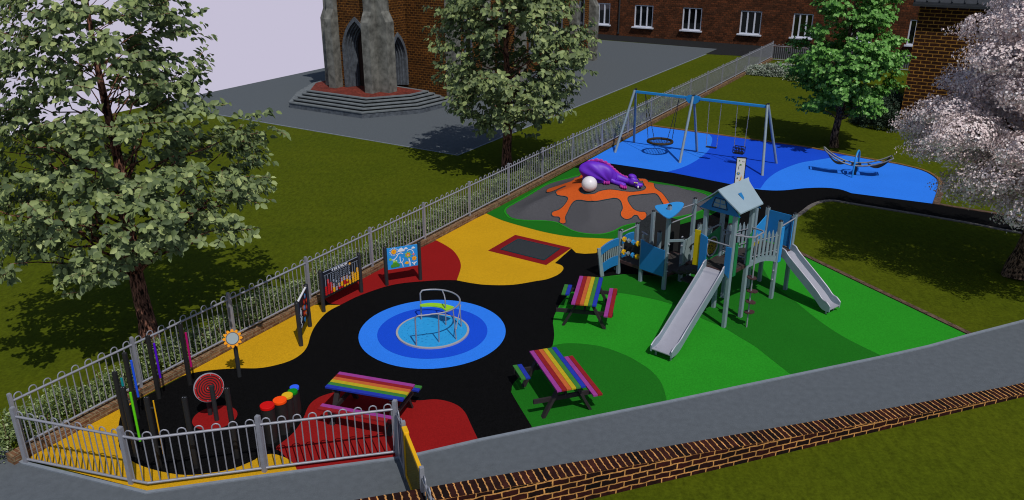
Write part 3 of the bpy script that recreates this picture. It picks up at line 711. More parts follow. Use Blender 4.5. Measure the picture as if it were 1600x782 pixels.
for s0,s1 in wins:
    fr=MB(); w_=s1-s0; fz=.07
    y0=.1
    for s in (s0+fz/2,s0+w_/3,s0+2*w_/3,s1-fz/2): fr.bar(BW(s,y0,zs),BW(s,y0,zh),fz+.03,.09,up=b)
    fr.bar(BW(s0,y0-.003,zh-.04),BW(s1,y0-.003,zh-.04),.09,.08); fr.bar(BW(s0,y0-.003,zs+.04),BW(s1,y0-.003,zs+.04),.09,.08)
    f=fr.build('window','winwhite',bd)
    sl=MB(); sl.box(BW((s0+s1)/2,-.06,zs-.05),(w_+.24,.3,.11),UVA); sl.build('sill','winwhite',f,bev=.01)
    pn=MB(); pn.prism([BW(s0,.14,zs),BW(s1,.14,zs),BW(s1,.14,zh),BW(s0,.14,zh)],b*.02); pn.build('pane','pane',f)
    rm=MB(); rm.prism([BW(s0+.02,.30,zs),BW(s1-.02,.30,zs),BW(s1-.02,.30,zh),BW(s0+.02,.30,zh)],b*.02); rm.build('room_backing','dim_room',f)  # dark sheet standing in for the unlit room behind the glass
M_c=None
dp=MB(); s=tS(968); dp.tube([BW(s,-.08,.25),BW(s,-.08,H_-.2)],.06,8); dp.box(BW(s,-.1,.22),(.16,.16,.1),UVA); dp.build('drainpipe','dark',bd,smooth=40)
# ================================================================ corner building on the right
Q0=Vector((17.72,36.70,0))
def QQ(s,t=0,z=0): return Vector((Q0.x,Q0.y,z))+a*s+b*t
cb=thing('corner_brick_building',QQ(0),'tall brick building with yellow mortar and dark tiled eaves behind the pink blossom','building')
mb=MB(); mb.prism([QQ(0),QQ(12),QQ(12,9),QQ(0,9)],(0,0,5.62)); mb.build('wall','pier_brick',cb,uvaz=UVA)
mb=MB()
for k in range(2): mb.prism([QQ(-.25,-.3,5.62+.0),QQ(12.2,-.3,5.62),QQ(12.2,4.5,8.0),QQ(-.25,4.5,8.0)],(0,0,.12)) if k==0 else mb.prism([QQ(-.25,4.5,8.0),QQ(12.2,4.5,8.0),QQ(12.2,9.3,5.62),QQ(-.25,9.3,5.62)],(0,0,.12))
for i in range(26):
    s=-.2+i*.48; mb.tube([QQ(s,-.32,5.76),QQ(s,4.5,8.14)],.035,6)
mb.build('roof','tile',cb)
gu=MB(); gu.bar(QQ(-.25,-.37,5.6),QQ(12.2,-.37,5.6),.12,.1); gu.build('gutter','dark',cb)
# ================================================================ picnic tables
def picnic(label_parts=True):
    r=thing('picnic_table',(0,0,0),'','picnic table','rainbow picnic tables')
    Lh=.81; pw=.0945; zt=.70
    for i,(n,_) in enumerate(RAIN):
        x=-.2475+i*.099
        mb=MB(); mb.box((x,0,zt-.02),(pw,2*Lh,.04)); o=mb.build('tabletop_plank','r_'+n,r,bev=.004); o['label']=n+' tabletop plank'
    for x,n in ((-.62,'green'),(-.52,'blue'),(.52,'pink'),(.62,'red')):
        mb=MB(); y0_,y1_=(.22,.79) if x<0 else (-.79,.79); mb.box((x,(y0_+y1_)/2,.42),(pw,y1_-y0_,.04)); o=mb.build('seat_plank','r_'+n,r,bev=.004); o['label']=n+' seat plank'
    for y in (-.6,.6):
        for s in (-1,1):
            mb=MB(); mb.bar((s*.16,y,.66),(s*.50,y,.0),.055,.1,up=(0,1,0)); mb.build('leg','frame_dark',r)
        mb=MB(); mb.bar((-.68,y+.052,.37),(.68,y+.052,.37),.045,.09); mb.build('seat_bearer','frame_dark',r)
        mb=MB(); mb.bar((-.27,y-.052,.63),(.27,y-.052,.63),.045,.08); mb.build('top_bearer','frame_dark',r)
        mb=MB(); mb.bar((0,y*.93,.37),(0,y*.35,.66),.05,.07); mb.build('brace','frame_dark',r)
    return r
def place(o,c4,label):
    ps=[at(x,y,.70) for x,y in c4]   # pink-left/back ... order: pinkA, blueA, pinkB, blueB
    c=sum(ps,Vector())/4; dl=(ps[0]-ps[2]+ps[1]-ps[3]); dx=Vector((dl.y,-dl.x,0))
    o.location=(c.x,c.y,0); o.rotation_euler.z=math.atan2(dx.y,dx.x); o['label']=label
t1=picnic(); t2=tree_copy(t1); t3=tree_copy(t1)
place(t1,((906,432),(942,433),(893,475),(931,477)),'rainbow plank picnic table on the green surface nearest the blue arched panel')
place(t2,((828,548),(868,543),(874,611),(912,603)),'rainbow plank picnic table on dark green, beside the footpath kerb')
ps=[at(x,y,.70) for x,y in ((534.9,581.3),(512.2,605.4),(642.8,600.6),(625,623.9))]
c=sum(ps,Vector())/4; dl=(ps[2]-ps[0]+ps[3]-ps[1]); dx=Vector((dl.y,-dl.x,0)); t3.location=(c.x,c.y,0); t3.rotation_euler.z=math.atan2(dx.y,dx.x); t3['label']='rainbow plank picnic table on the red surface behind the bow-top railing'
# ================================================================ roundabout
C=RC.copy(); RR=.86; C=(at(618,523)+at(733,523))/2; C.y=(at(676,492).y+at(676,549).y)/2; C.z=0
rb_=thing('roundabout',C,'round cyan roundabout with grey rim, curved grey handrail and lime green seat','roundabout')
mb=MB(); mb.cyl(C+Vector((0,0,.018)),C+Vector((0,0,.045)),RR-.045,n=64); o=mb.build('turntable','cyan',rb_,smooth=30)
mb=MB(); 
mb.add([C+Vector((math.cos(t*math.tau/64)*r,math.sin(t*math.tau/64)*r,z)) for t in range(64) for r,z in ((RR-.05,.05),(RR,.05),(RR,.0))],[q for t in range(64) for q in ((t*3,t*3+1,((t+1)%64)*3+1,((t+1)%64)*3),(t*3+1,t*3+2,((t+1)%64)*3+2,((t+1)%64)*3+1))])
mb.build('rim','rimgrey',rb_)
mb=MB()
for k in range(5):
    r=.2+.13*k; n=int(8+k*8)
    for j in range(n):
        if rnd.random()<.25: continue
        t=math.tau*(j+rnd.random()*.4)/n; l=.05/r*.5
        p=C+Vector((math.cos(t-l)*r,math.sin(t-l)*r,.047)); q=C+Vector((math.cos(t+l)*r,math.sin(t+l)*r,.047)); mb.bar(p,q,.008,.003)
mb.build('grip_marks','pblue',rb_)
zr=.80
ft=[at(*q,.04) for q in ((650.8,540.1),(686.1,535.3),(713,531),(720.8,511),(696.8,508.6),(658.5,499.4))]
def up_(p,z): return Vector((p.x,p.y,z))
def ang(p): return math.atan2(p.y-C.y,p.x-C.x)
a0=ang(ft[0]); a1=ang(ft[5]); 
while a0<-math.pi*.9: a0+=math.tau
r0=(ft[0]-C).length; r5=(ft[5]-C).length
if a1<a0: a1+=math.tau
P=[up_(ft[0],z) for z in (.04,.35,.66,.74)]
for i in range(0,33):
    t=i/32; an=a0+(a1-a0)*t; an2=an+(.08 if i==0 else -.08 if i==32 else 0); r=.66+.0*t
    rr2=r if 3<i<29 else r0+(r-r0)*min(1,i/4) if i<=3 else r5+(r-r5)*min(1,(32-i)/4)
    P.append(C+Vector((math.cos(an2)*rr2,math.sin(an2)*rr2,zr)))
P+=[up_(ft[5],z) for z in (.74,.66,.35,.04)]
mb=MB(); mb.tube(P,.019,10); mb.build('handrail','steel',rb_,smooth=60)
for k in (1,2,3):
    an=ang(ft[k]); mb=MB(); mb.tube([up_(ft[k],.04),C+Vector((math.cos(an)*.66,math.sin(an)*.66,zr-.01))],.015,8); mb.build('upright','steel',rb_,smooth=60)
an=a0+(a1-a0)*.8
mb=MB(); q=C+Vector((math.cos(an)*.66,math.sin(an)*.66,zr)); mb.tube([up_(ft[4],z) for z in (.04,.4,.66,.73)]+[ft[4].lerp(q,.3)+Vector((0,0,0)) if False else up_(ft[4].lerp(q,.25),.79),q],.015,8); mb.build('upright','steel',rb_,smooth=60)
mb=MB(); mb.tube([up_(ft[2],.3),up_(ft[3],.62)],.012,8); mb.build('brace','steel',rb_,smooth=60)
# lime seat : crescent
ol=[at(x,y,.46) for x,y in zm([(292,200),(320,190),(370,184),(430,185),(490,193),(540,205),(570,217),(540,233),(500,240),(470,222),(430,212),(380,207),(330,208),(300,207)],5.215,600,440)]
mb=MB(); mb.prism(spline(ol,3),(0,0,.03)); mb.build('seat','lime',rb_,smooth=40)
mb=MB(); mb.tube([up_(ft[5],.45),ol[0]+Vector((.05,0,-.01))],.014,8); mb.tube([up_(ft[4],.45),ol[7]],.014,8); mb.build('seat_bracket','steel',rb_,smooth=60)
# ================================================================ activity panels
def panelset(name,lab,cat,pa,pb,h,z0,z1,boardmat,ph=1.09):
    A=at(*pa); B=at(*pb); r=thing(name,(A+B)/2,lab,cat)
    ux=(B-A).normalized(); nn=Vector((ux.y,-ux.x,0))
    if nn.dot(Vector((0,0,CH))-Vector((A.x,A.y,0)))<0: nn=-nn
    if nn.y>0: nn=-nn
    for p in (A,B):
        mb=MB(); mb.cyl(p,p+Vector((0,0,ph)),.05,n=14); q=mb.build('post','dark',r,smooth=40)
        m2=MB(); m2.cyl(p+Vector((0,0,ph)),p+Vector((0,0,ph+.025)),.055,.04,n=14); m2.build('cap','blackp',q,smooth=40)
    L_=(B-A).length; 
    def uv(u,v,o=0): return A+ux*(.05+(L_-.1)*u)+Vector((0,0,z0+(z1-z0)*v))+nn*(.018+o)
    mb=MB(); mb.prism([uv(0,0,-.036),uv(1,0,-.036),uv(1,1,-.036),uv(0,1,-.036)],nn*.036); bo=mb.build('board',boardmat,r,bev=.003)
    return r,bo,uv,ux,nn,(L_-.1),(z1-z0)
art_m=['white','a_yel','a_lime','a_dgr','a_navy','a_org','a_red','a_pink','a_skin','a_grey']
for n,c_ in (('a_yel',(240,170,20)),('a_lime',(140,190,40)),('a_dgr',(70,140,40)),('a_navy',(20,30,100)),('a_org',(232,110,30)),('a_red',(190,26,26)),('a_pink',(226,120,110)),('a_skin',(216,170,130)),('a_grey',(150,158,172)),('a_purple',(110,50,160)),('a_ltblue',(50,140,200))): cm(n,c_)
class Art:
    def __init__(s,uv,W,H,nn,mats): s.uv=uv; s.W=W; s.H=H; s.nn=nn; s.mb=MB(); s.k=0; s.mats=mats
    def poly(s,pts,m,th=.004):
        s.k+=1; s.mb.mi=s.mats.index(m); o=.0015+.0009*(s.k%9)
        s.mb.prism([s.uv(u,v,o-.001) for u,v in pts],s.nn*th)
    def disc(s,u,v,r,m,n=16,sy=1): s.poly([(u+math.cos(t*math.tau/n)*r/s.W,v+math.sin(t*math.tau/n)*r*sy/s.H) for t in range(n)],m)
    def flower(s,u,v,r,m,k=7): s.poly([(u+math.cos(t*math.tau/56)*r*(.78+.22*math.cos(k*t*math.tau/56))/s.W,v+math.sin(t*math.tau/56)*r*(.78+.22*math.cos(k*t*math.tau/56))/s.H) for t in range(56)],m)
    def line(s,pts,w,m):
        P=spline([Vector((u*s.W,v*s.H,0)) for u,v in pts],5,False); A_=offs(P,w/2); B_=offs(P,-w/2); s.k+=1; s.mb.mi=s.mats.index(m); o=.0012+.0009*(s.k%9)
        for i in range(len(P)-1):
            s.mb.prism([s.uv(q.x/s.W,q.y/s.H,o) for q in (A_[i],A_[i+1],B_[i+1],B_[i])],s.nn*.003)
    def done(s,name,parent): return s.mb.build(name,s.mats,parent)
r,bo,uv,ux,nn,W,H=panelset('nature_play_panel','blue play panel with sun, clouds, flowers and a green frog on dark posts','play panel',(604.6,446.7),(657,438),1.09,.45,1.05,'lblue')
A_=Art(uv,W,H,nn,art_m)
for t in range(14):
    t_=t*math.tau/14; A_.line([(.22+math.cos(t_)*.085/W,.82+math.sin(t_)*.085/H),(.22+math.cos(t_)*.12/W,.82+math.sin(t_)*.12/H)],.016,'white')
A_.disc(.22,.82,.07,'a_yel'); A_.disc(.22,.82,.025,'a_org')
for u,v,k in ((.46,.86,1.3),(.62,.9,.7),(.86,.88,.7)):
    A_.poly([(u+x*k,v+y*k) for x,y in ((-.08,-.06),(.08,-.06),(.09,0),(.05,.03),(.01,.09),(-.04,.05),(-.08,.0))],'white')
A_.poly([(.46+x,.86+y) for x,y in ((-.06,-.04),(.06,-.04),(.03,.02),(-.01,.06),(-.04,.01))],'a_navy')
A_.line([(.1,.48),(.2,.44),(.3,.55),(.36,.68),(.44,.72),(.52,.66)],.022,'white'); A_.disc(.1,.48,.035,'a_lime')
A_.line([(.66,.78),(.75,.82),(.84,.74),(.86,.62)],.018,'white'); A_.disc(.86,.58,.03,'a_pink')
A_.disc(.25,.2,.085,'a_dgr',sy=.8); A_.disc(.16,.16,.05,'a_dgr'); A_.disc(.34,.16,.05,'a_dgr'); A_.disc(.25,.3,.06,'a_lime'); A_.disc(.21,.38,.026,'a_lime'); A_.disc(.29,.38,.026,'a_lime'); A_.disc(.21,.385,.014,'white'); A_.disc(.29,.385,.014,'white'); A_.disc(.25,.22,.035,'white',sy=.7)
A_.line([(.5,.05),(.48,.2),(.42,.34),(.41,.55)],.022,'white'); A_.line([(.46,.25),(.52,.38),(.5,.45)],.014,'white'); A_.line([(.45,.24),(.36,.3)],.014,'white')
A_.line([(.73,.04),(.73,.2),(.7,.4)],.03,'white'); A_.flower(.68,.58,.1,'a_lime'); A_.disc(.68,.58,.05,'a_org'); A_.disc(.68,.56,.03,'a_skin')
A_.flower(.88,.38,.075,'a_yel'); A_.disc(.88,.38,.02,'a_org'); A_.line([(.87,.05),(.87,.2)],.03,'white'); A_.line([(.8,.2),(.87,.12),(.95,.22)],.024,'white'); A_.poly([(.55,.2),(.62,.28),(.7,.24),(.68,.15),(.62,.14)],'a_yel')
A_.done('picture_relief',bo)
r,bo,uv,ux,nn,W,H=panelset('counting_game_panel','black game panel with red and yellow discs lettered 4 IN A ROW','play panel',(506,487.8),(565,457.5),1.09,.36,1.05,'blackp')
A_=Art(uv,W,H,nn,['a_grey','a_red','a_yel','white','blackp'])
for i in range(3):
    for base_,col_,hh in ((.06,'a_red',(4,7,5)),(.81,'a_yel',(5,4,6))):
        u=base_+i*.07; A_.line([(u,.1),(u,.82)],.012,'a_grey')
        for k in range(hh[i]): A_.disc(u,.12+k*.082,.038,col_,10)
        pass
cols=['yyyr','rr','rry','ryyrr','yrryy','yryrr','yyry','ryr']
for i,cstr in enumerate(cols[:7]):
    u=.27+i*.075
    for k in range(9):
        A_.disc(u,.12+k*.08,.030,'a_grey',10)
        if k>=len(cstr): A_.disc(u,.12+k*.08,.024,'blackp',8)
    for k,chh in enumerate(cstr): A_.disc(u,.12+k*.08,.038,'a_red' if chh=='r' else 'a_yel',10)
A_.disc(.75,.86,.034,'a_yel',12)
A_.line([(.03,.85),(.97,.85)],.008,'a_grey'); A_.line([(.02,.99),(.98,.99)],.02,'a_grey')
A_.done('game_discs',bo); txt('4 IN A ROW',.10,'white','lettering',bo,uv(.47,.925,.003),ux,(0,0,1))
r,bo,uv,ux,nn,W,H=panelset('disc_play_panel','black play panel with blue, red and orange discs, seen edge-on beside the yellow patch','play panel',(470.7,541),(484.5,510.9),1.08,.36,1.05,'blackp')
dx=-1 
def both(uv_,side): 
    return uv_
nv=nn if nn.x>0 else -nn
A0=at(470.7,541); B0_=at(484.5,510.9); u3=(B0_-A0).normalized(); n3=Vector((u3.y,-u3.x,0)); 
if n3.x<0: n3=-n3
L3=(B0_-A0).length
for sgn in (1,-1):
    nn3=n3*sgn
    def uv3(u,v,o=0): return A0+u3*(.05+(L3-.1)*u)+Vector((0,0,.36+.69*v))+nn3*((.018+o) if (nn3-nn).length<.1 else (.018+o))
    A_=Art(uv3,L3-.1,.69,nn3,['a_ltblue','a_red','a_org','white'])
    for (u,v,c_) in ((.75,.83,'a_ltblue'),(.6,.7,'a_red'),(.85,.62,'a_red'),(.45,.58,'a_org'),(.62,.48,'a_ltblue'),(.82,.38,'a_red'),(.5,.34,'a_red'),(.68,.25,'a_org'),(.5,.12,'a_ltblue')):
        A_.disc(u,v,.06,c_,12); A_.disc(u,v,.026,'a_org' if c_!='a_org' else 'a_ltblue',8)
    A_.line([(.1,.05),(.2,.12),(.12,.22),(.24,.3),(.12,.42),(.26,.5),(.14,.6),(.24,.7)],.03,'white'); A_.line([(.05,.3),(.28,.36)],.02,'white'); A_.line([(.05,.55),(.28,.58)],.02,'white')
    A_.done('disc_relief',bo)
mb=MB(); mb.bar(A0+u3*.05+Vector((0,0,1.06)),B0_-u3*.05+Vector((0,0,1.06)),.042,.02); mb.build('edge_strip','white',r)
# ================================================================ sunflower mirror
S0=at(374.4,589); sf=thing('sunflower_mirror',S0,'yellow sunflower with round mirror face on a grey post','play mirror')
mb=MB(); mb.cyl(S0,S0+Vector((0,0,.80)),.045,n=14); mb.build('post','dark',sf,smooth=40)
hc=at(365.5,532,.93); hc=Vector((S0.x-.02,S0.y-.03,.93))
nx=(Vector((.25,-1,.75))).normalized(); sxv=nx.cross(Vector((0,0,1))).normalized()*-1; syv=nx.cross(sxv)
mb=MB()
for k in range(12):
    t=k*math.tau/12; d1=sxv*math.cos(t)+syv*math.sin(t); d2=-sxv*math.sin(t)+syv*math.cos(t)
    mb.prism([hc+d1*.10-d2*.02,hc+d1*.135-d2*.036,hc+d1*.18-d2*.026,hc+d1*.205,hc+d1*.18+d2*.026,hc+d1*.135+d2*.036,hc+d1*.10+d2*.02],nx*.02)
cm('petal_y',(222,142,0)); mb.build('petals','petal_y',sf)
mb=MB(); mb.cyl(hc-nx*.01,hc+nx*.022,.135,n=28); mb.build('face_ring','dark',sf,smooth=40)
mb=MB(); mb.cyl(hc+nx*.02,hc+nx*.03,.118,n=28); mb.build('mirror','pgrey',sf,smooth=40)
mb=MB(); mb.bar(S0+Vector((0,0,.78)),hc-nx*.01,.07,.03); mb.build('bracket','dark',sf)
# ================================================================ spiral disc
p1=at(339,657.4); p2=at(328.9,648.4); sp=thing('spiral_spinner',(p1+p2)/2,'red disc with dark spiral grooves held between two grey posts','play disc')
for p,h in ((p1,.78),(p2,.62)):
    mb=MB(); mb.cyl(p,p+Vector((0,0,h)),.045,n=14); mb.build('post','dark',sp,smooth=40)
ax=(p1-p2).normalized(); ax=Vector((.35,-.93,.0)).normalized(); dc=(p1+p2)/2+Vector((-.03,.0,.70)); dc=at(327,602.4,.70)
dc=(p1+p2)/2; dc.z=.68
tl=Vector((0.6,-.8,.22)).normalized(); s1=tl.cross(Vector((0,0,1))).normalized(); s2=s1.cross(tl)
mb=MB(); mb.cyl(dc-tl*.03,dc+tl*.012,.283,n=48); mb.build('disc','slide',sp,smooth=40)
mb=MB(); mb.cyl(dc+tl*.013,dc+tl*.022,.272,n=48); 
o=mb.build('disc_face','discred',sp,smooth=40) if 'discred' in M else None
if o is None: cm('discred',(160,24,26)); o=mb.build('disc_face','discred',sp,smooth=40)
mb=MB()
for k in range(5):
    r_=.05+.045*k; mb.tube([dc+tl*.017+s1*math.cos(t*math.tau/40)*r_+s2*math.sin(t*math.tau/40)*r_ for t in range(40)],.013,6,closed=True)
mb.build('groove','blackp',o)
mb=MB()
for t in range(8):
    t_=t*math.tau/8+.3; mb.cyl(dc+tl*.02+(s1*math.cos(t_)+s2*math.sin(t_))*.25,dc+tl*.03+(s1*math.cos(t_)+s2*math.sin(t_))*.25,.008,n=6)
for q in (-.03,.03): mb.cyl(dc+tl*.02+s1*q,dc+tl*.03+s1*q,.01,n=6)
mb.build('bolts','slide',o)
# ================================================================ chime posts and drums
def chime(px,h,m,lab,tube=None,dirv=Vector((.12,-.03,0)),z0=.3,z1=1.2,base=None):
    B_=base if base else at(*px); r=thing('chime_post',B_,lab,'chime post','musical chime posts')
    mb=MB(); mb.cyl(B_,B_+Vector((0,0,h)),.048,n=14); p=mb.build('post','postblack',r,smooth=40)
    m2=MB(); m2.cyl(B_+Vector((0,0,h)),B_+Vector((0,0,h+.02)),.05,.046,n=14)
    for s in (-1,1): m2.cyl(B_+Vector((s*.02,-.01,h+.02)),B_+Vector((s*.02,-.01,h+.026)),.009,n=6)
    m2.build('cap','blackp',p,smooth=40)
    m3=MB()
    for s in (-1,1): m3.cyl(B_+Vector((s*.02,-.01,h+.0265)),B_+Vector((s*.02,-.01,h+.03)),.007,n=6)
    m3.build('bolts','slide',p)
    if tube:
        q=B_+dirv; mb=MB(); mb.cyl(q+Vector((0,0,z0)),q+Vector((0,0,z1)),.022 if tube!='ch_yellow' else .012,n=12); mb.build('chime_tube',tube,r,smooth=40)
        mb=MB(); 
        for z in (z0+.15,z1-.15): mb.bar(B_+Vector((0,0,z)),q+Vector((0,0,z)),.02,.02)
        mb.build('bracket','dark',r)
    return r
for n,c_ in (('ch_blue',(32,84,220)),('ch_purple',(82,10,190)),('ch_magenta',(176,10,100)),('ch_green',(96,206,20)),('ch_teal',(10,130,136)),('ch_yellow',(218,160,20))): cm(n,c_)
chime((215,653.5),1.42,0,'black post with blue chime tube beside the railing','ch_blue',Vector((.115,-.03,0)),.5,1.3)
chime((249,622.8),1.41,0,'black post with purple chime tube beside the railing','ch_purple',Vector((.115,-.03,0)),.5,1.28)
chime((297.4,601.6),1.42,0,'black post with magenta chime tube beside the railing','ch_magenta',Vector((.1,-.03,0)),.45,1.24)
chime((250,731),1.43,0,'black post with thin yellow chime tube behind the front railing','ch_yellow',Vector((.12,-.02,0)),.3,1.4)
pa_=at(179,583,1.42); pa_.z=0; pb_=at(192,607.5,1.42); pb_.z=0
chime(None,1.42,0,'leftmost black post, with a short teal tube end showing','ch_teal',Vector((.12,-.03,0)),.9,1.33,base=pa_)
chime(None,1.42,0,'black post with long lime green chime tube','ch_green',Vector((.13,-.03,0)),.35,1.36,base=pb_)
chime((307,731),1.43,0,'plain black post between the yellow tube post and the spiral disc','ch_grey' if False else None)
chime((370.7,715.5),1.43,0,'plain black post right of the red spiral disc')
for q,rr_,zt2,zc,nm in (((417.3,632.9),.132,.78,'d_red','red'),((437,624.5),.128,.72,'d_orange','orange'),((448.6,616.8),.104,.68,'d_yellow','yellow'),((457,610.7),.094,.64,'d_green','green'),((459.8,604.5),.09,.60,'d_blue','blue')):
    c_={'red':(196,8,8),'orange':(250,80,8),'yellow':(218,176,30),'green':(8,130,16),'blue':(48,96,236)}[nm]; cm(zc,c_)
    T=at(*q,zt2); B_=Vector((T.x,T.y,0)); r=thing('play_drum',B_,'black standing drum with '+nm+' top','drum','row of standing drums')
    tilt=Vector((.0,-.06,0))
    mb=MB(); mb.cyl(B_,T-Vector((0,0,.05)),rr_*.93,n=24); mb.build('drum_body','postblack',r,smooth=40)
    mb=MB(); mb.cyl(T-Vector((0,0,.055)),T,rr_,n=28); mb.build('drum_head',zc,r,smooth=40,bev=.006)
# ================================================================ swings
SB=[at(*q) for q in ((961,239),(990.5,223),(1062,255),(1089,237),(1191,275),(1213,256))]
ZT=2.42
tops=[(SB[0]+SB[1])/2,(SB[2]+SB[3])/2,(SB[4]+SB[5])/2]
dsw=(tops[2]-tops[0]).normalized(); tops[0]=tops[0]+dsw*.36; tops[2]=tops[2]-dsw*.38; l0=tops[0]; dsw=(tops[2]-tops[0]).normalized(); tops[1]=l0+dsw*((tops[1]-l0).dot(dsw))
sw=thing('swing_frame',tops[1],'grey legged swing frame with blue crossbeam on the blue surface','swing frame')
for i in range(3):
    T=tops[i]+Vector((0,0,ZT))
    for j in (0,1):
        f_=SB[i*2+j]; mb=MB(); mb.cyl(f_,T+(f_-tops[i]).normalized()*.06+Vector((0,0,.08)),.055,.05,n=12); l=mb.build('leg','galv',sw,smooth=40)
        q=T+(f_-tops[i]).normalized()*.06+Vector((0,0,.08)); m2=MB(); m2.cyl(q,q+(T-f_).normalized()*.03,.055,n=10); m2.build('cap','blackp',l)
for i in range(2):
    p=tops[i]+Vector((0,0,ZT)); q=tops[i+1]+Vector((0,0,ZT)); mb=MB(); mb.bar(p,q,.08,.1); mb.build('crossbeam','ltblue',sw,bev=.01)
T=tops[1]+Vector((0,0,ZT)); sdir=Vector((-dsw.y,dsw.x,0))
mb=MB()
for s in (-1,1):
    for k in (-1,1): mb.prism([T+sdir*s*.07+dsw*k*x+Vector((0,0,z)) for x,z in ((.02,.12),(.26,.08),(.26,-.1),(.14,-.2),(.02,-.2))],sdir*s*.02)
mb.build('gusset','ltblue',sw)
def chain(mb,p,q,r=.011):
    p,q=Vector(p),Vector(q); l=(q-p).length; n=int(l/.085); d=(q-p)/n
    for i in range(n):
        c=p+d*(i+.5); s=d.length*.62; dn=d.normalized(); ort=dn.orthogonal().normalized()
        if i%2: ort=dn.cross(ort)
        mb.add([c-dn*s-ort*r,c-dn*s+ort*r,c+dn*s+ort*r,c+dn*s-ort*r,c-dn*s-ort*r+dn.cross(ort)*r,c-dn*s+ort*r+dn.cross(ort)*r,c+dn*s+ort*r+dn.cross(ort)*r,c+dn*s-ort*r+dn.cross(ort)*r],[(0,3,2,1),(4,5,6,7),(0,1,5,4),(2,3,7,6),(1,2,6,5),(3,0,4,7)])
def onb(px): # point on beam under pixel column
    best=None
    for i in range(400):
        p=tops[0].lerp(tops[2],i/399); k=800+FPX*p.x/(p.y*cc_+(CH-ZT)*ss_)
        if best is None or abs(k-px)<best[0]: best=(abs(k-px),p)
    return best[1]
# basket
z950=lambda x,y:(950+x/5.214,140+y/5.214)
bc=at(*z950(424,424),.52); bsk=thing('basket_swing',(bc.x,bc.y,0),'round basket swing with dark rim and netting hung on four chains','basket swing')
mb=MB(); ring=[bc+Vector((math.cos(t*math.tau/32)*.50,math.sin(t*math.tau/32)*.50,0)) for t in range(32)]; mb.tube(ring,.055,8,closed=True); mb.build('rim','deckrim',bsk,smooth=60) if 'deckrim' in M else (cm('deckrim',(52,44,28)),mb.build('rim','deckrim',bsk,smooth=60))
mb=MB()
for k in range(-4,5):
    x=k*.11; h=math.sqrt(.5**2-x*x)
    for s in (0,1):
        pts=[]
        for j in range(9):
            y=-h+2*h*j/8; z=-.07*(1-(x*x+y*y)/.25); pts.append(bc+(Vector((x,y,z)) if s==0 else Vector((y,x,z))))
        mb.tube(pts,.008,4)
mb.build('net','net',bsk)
mb=MB()
bp1=onb(950+305/5.214); bp2=onb(950+582/5.214)
for tp_,s in ((bp1,-1),(bp2,1)):
    for k in (-1,1): chain(mb,tp_+Vector((0,0,ZT-.06)),bc+dsw*s*.40+sdir*k*.3+Vector((0,0,.05)))
mb.build('chain','dark',bsk)
# flat swing
def hang(px,dist=0): p=onb(px); return Vector((p.x,p.y,0))
f1,f2=hang(950+828/5.214),hang(950+928/5.214)
fs=thing('flat_swing',(f1+f2)/2,'flat black swing seat hung on two long chains','swing')
q1,q2=(f1.lerp(f2,.06)),(f1.lerp(f2,.94)); zs_=.55
sc1=at(*z950(813,475),zs_); sc2=at(*z950(886,484),zs_)
mb=MB(); chain(mb,f1+Vector((0,0,ZT-.06)),q1+Vector((0,0,zs_+.02))); chain(mb,f2+Vector((0,0,ZT-.06)),q2+Vector((0,0,zs_+.02))); mb.build('chain','steel',fs)
mb=MB(); mb.bar(q1+Vector((0,0,zs_)),q2+Vector((0,0,zs_)),.18,.035); mb.build('seat','blackp',fs,bev=.01)
c1_,c2_=hang(950+1058/5.214),hang(950+1158/5.214)
cs=thing('cradle_swing',(c1_+c2_)/2,'black cradle baby swing seat hung on two long chains','swing')
mb=MB(); e1_,e2_=c1_.lerp(c2_,.08),c1_.lerp(c2_,.92); chain(mb,c1_+Vector((0,0,ZT-.06)),e1_+Vector((0,0,.72))); chain(mb,c2_+Vector((0,0,ZT-.06)),e2_+Vector((0,0,.72))); mb.build('chain','steel',cs)
mb=MB(); mm=(e1_+e2_)/2; hw=(e2_-e1_).length/2
mb.bar(e1_+Vector((0,0,.48)),e2_+Vector((0,0,.48)),.26,.05); mb.build('seat','blackp',cs,bev=.015)
mb=MB()
for z in (.72,.60):
    mb.tube([mm+dsw*hw*x+sdir*.14*y+Vector((0,0,z)) for x,y in ((-1,-1),(1,-1),(1,1),(-1,1))],.018,6,closed=True)
for x,y in ((-1,-1),(1,-1),(1,1),(-1,1),(-.3,-1),(.3,-1),(-.3,1),(.3,1)): mb.tube([mm+dsw*hw*x+sdir*.14*y+Vector((0,0,z)) for z in (.5,.72)],.014,6)
mb.build('cage','blackp',cs)
# ================================================================ seesaw
z125=lambda x,y:(1250+x/9.775,220+y/9.775)
ea=at(*z125(370,175),.94); eb=at(*z125(1425,310),.80); mid=(ea+eb)/2; md=(eb-ea); md.z=0; md.normalize(); mn=Vector((-md.y,md.x,0))
hb1,hb2=at(*z125(795,570)),at(*z125(872,482))
sx_=(hb1+hb2)/2; ss=thing('seesaw',(sx_.x,sx_.y,0),'curved two-rail seesaw with black mesh seats and a blue centre hoop','seesaw')
q=(hb1-hb2); q.z=0; mnn=q.normalized(); half=q.length/2
P=[]
for i in range(25):
    t=math.pi*i/24; P.append(sx_+mnn*(half*math.cos(t))+Vector((0,0,.95*math.sin(t)**.75 if 0<i<24 else 0)))
mb=MB(); mb.tube(P,.035,8); mb.build('hoop','ltblue',ss,smooth=60)
def rail_pt(t,o):  # t -1..1
    L1=(mid-ea).to_2d().length; p=sx_+md*(t*L1)
    z=.42+ (ea.z-.42)*abs(t)**2.0 if t<0 else .42+(eb.z-.42)*abs(t)**2.0
    return p+mn*o+Vector((0,0,z))
W2=.23
R1=[rail_pt(-1+2*i/28,W2) for i in range(29)]; R2=[rail_pt(-1+2*i/28,-W2) for i in range(29)]
mb=MB(); mb.tube(R1+R2[::-1],.029,8,closed=True); mb.build('rail','galvd',ss,smooth=60)
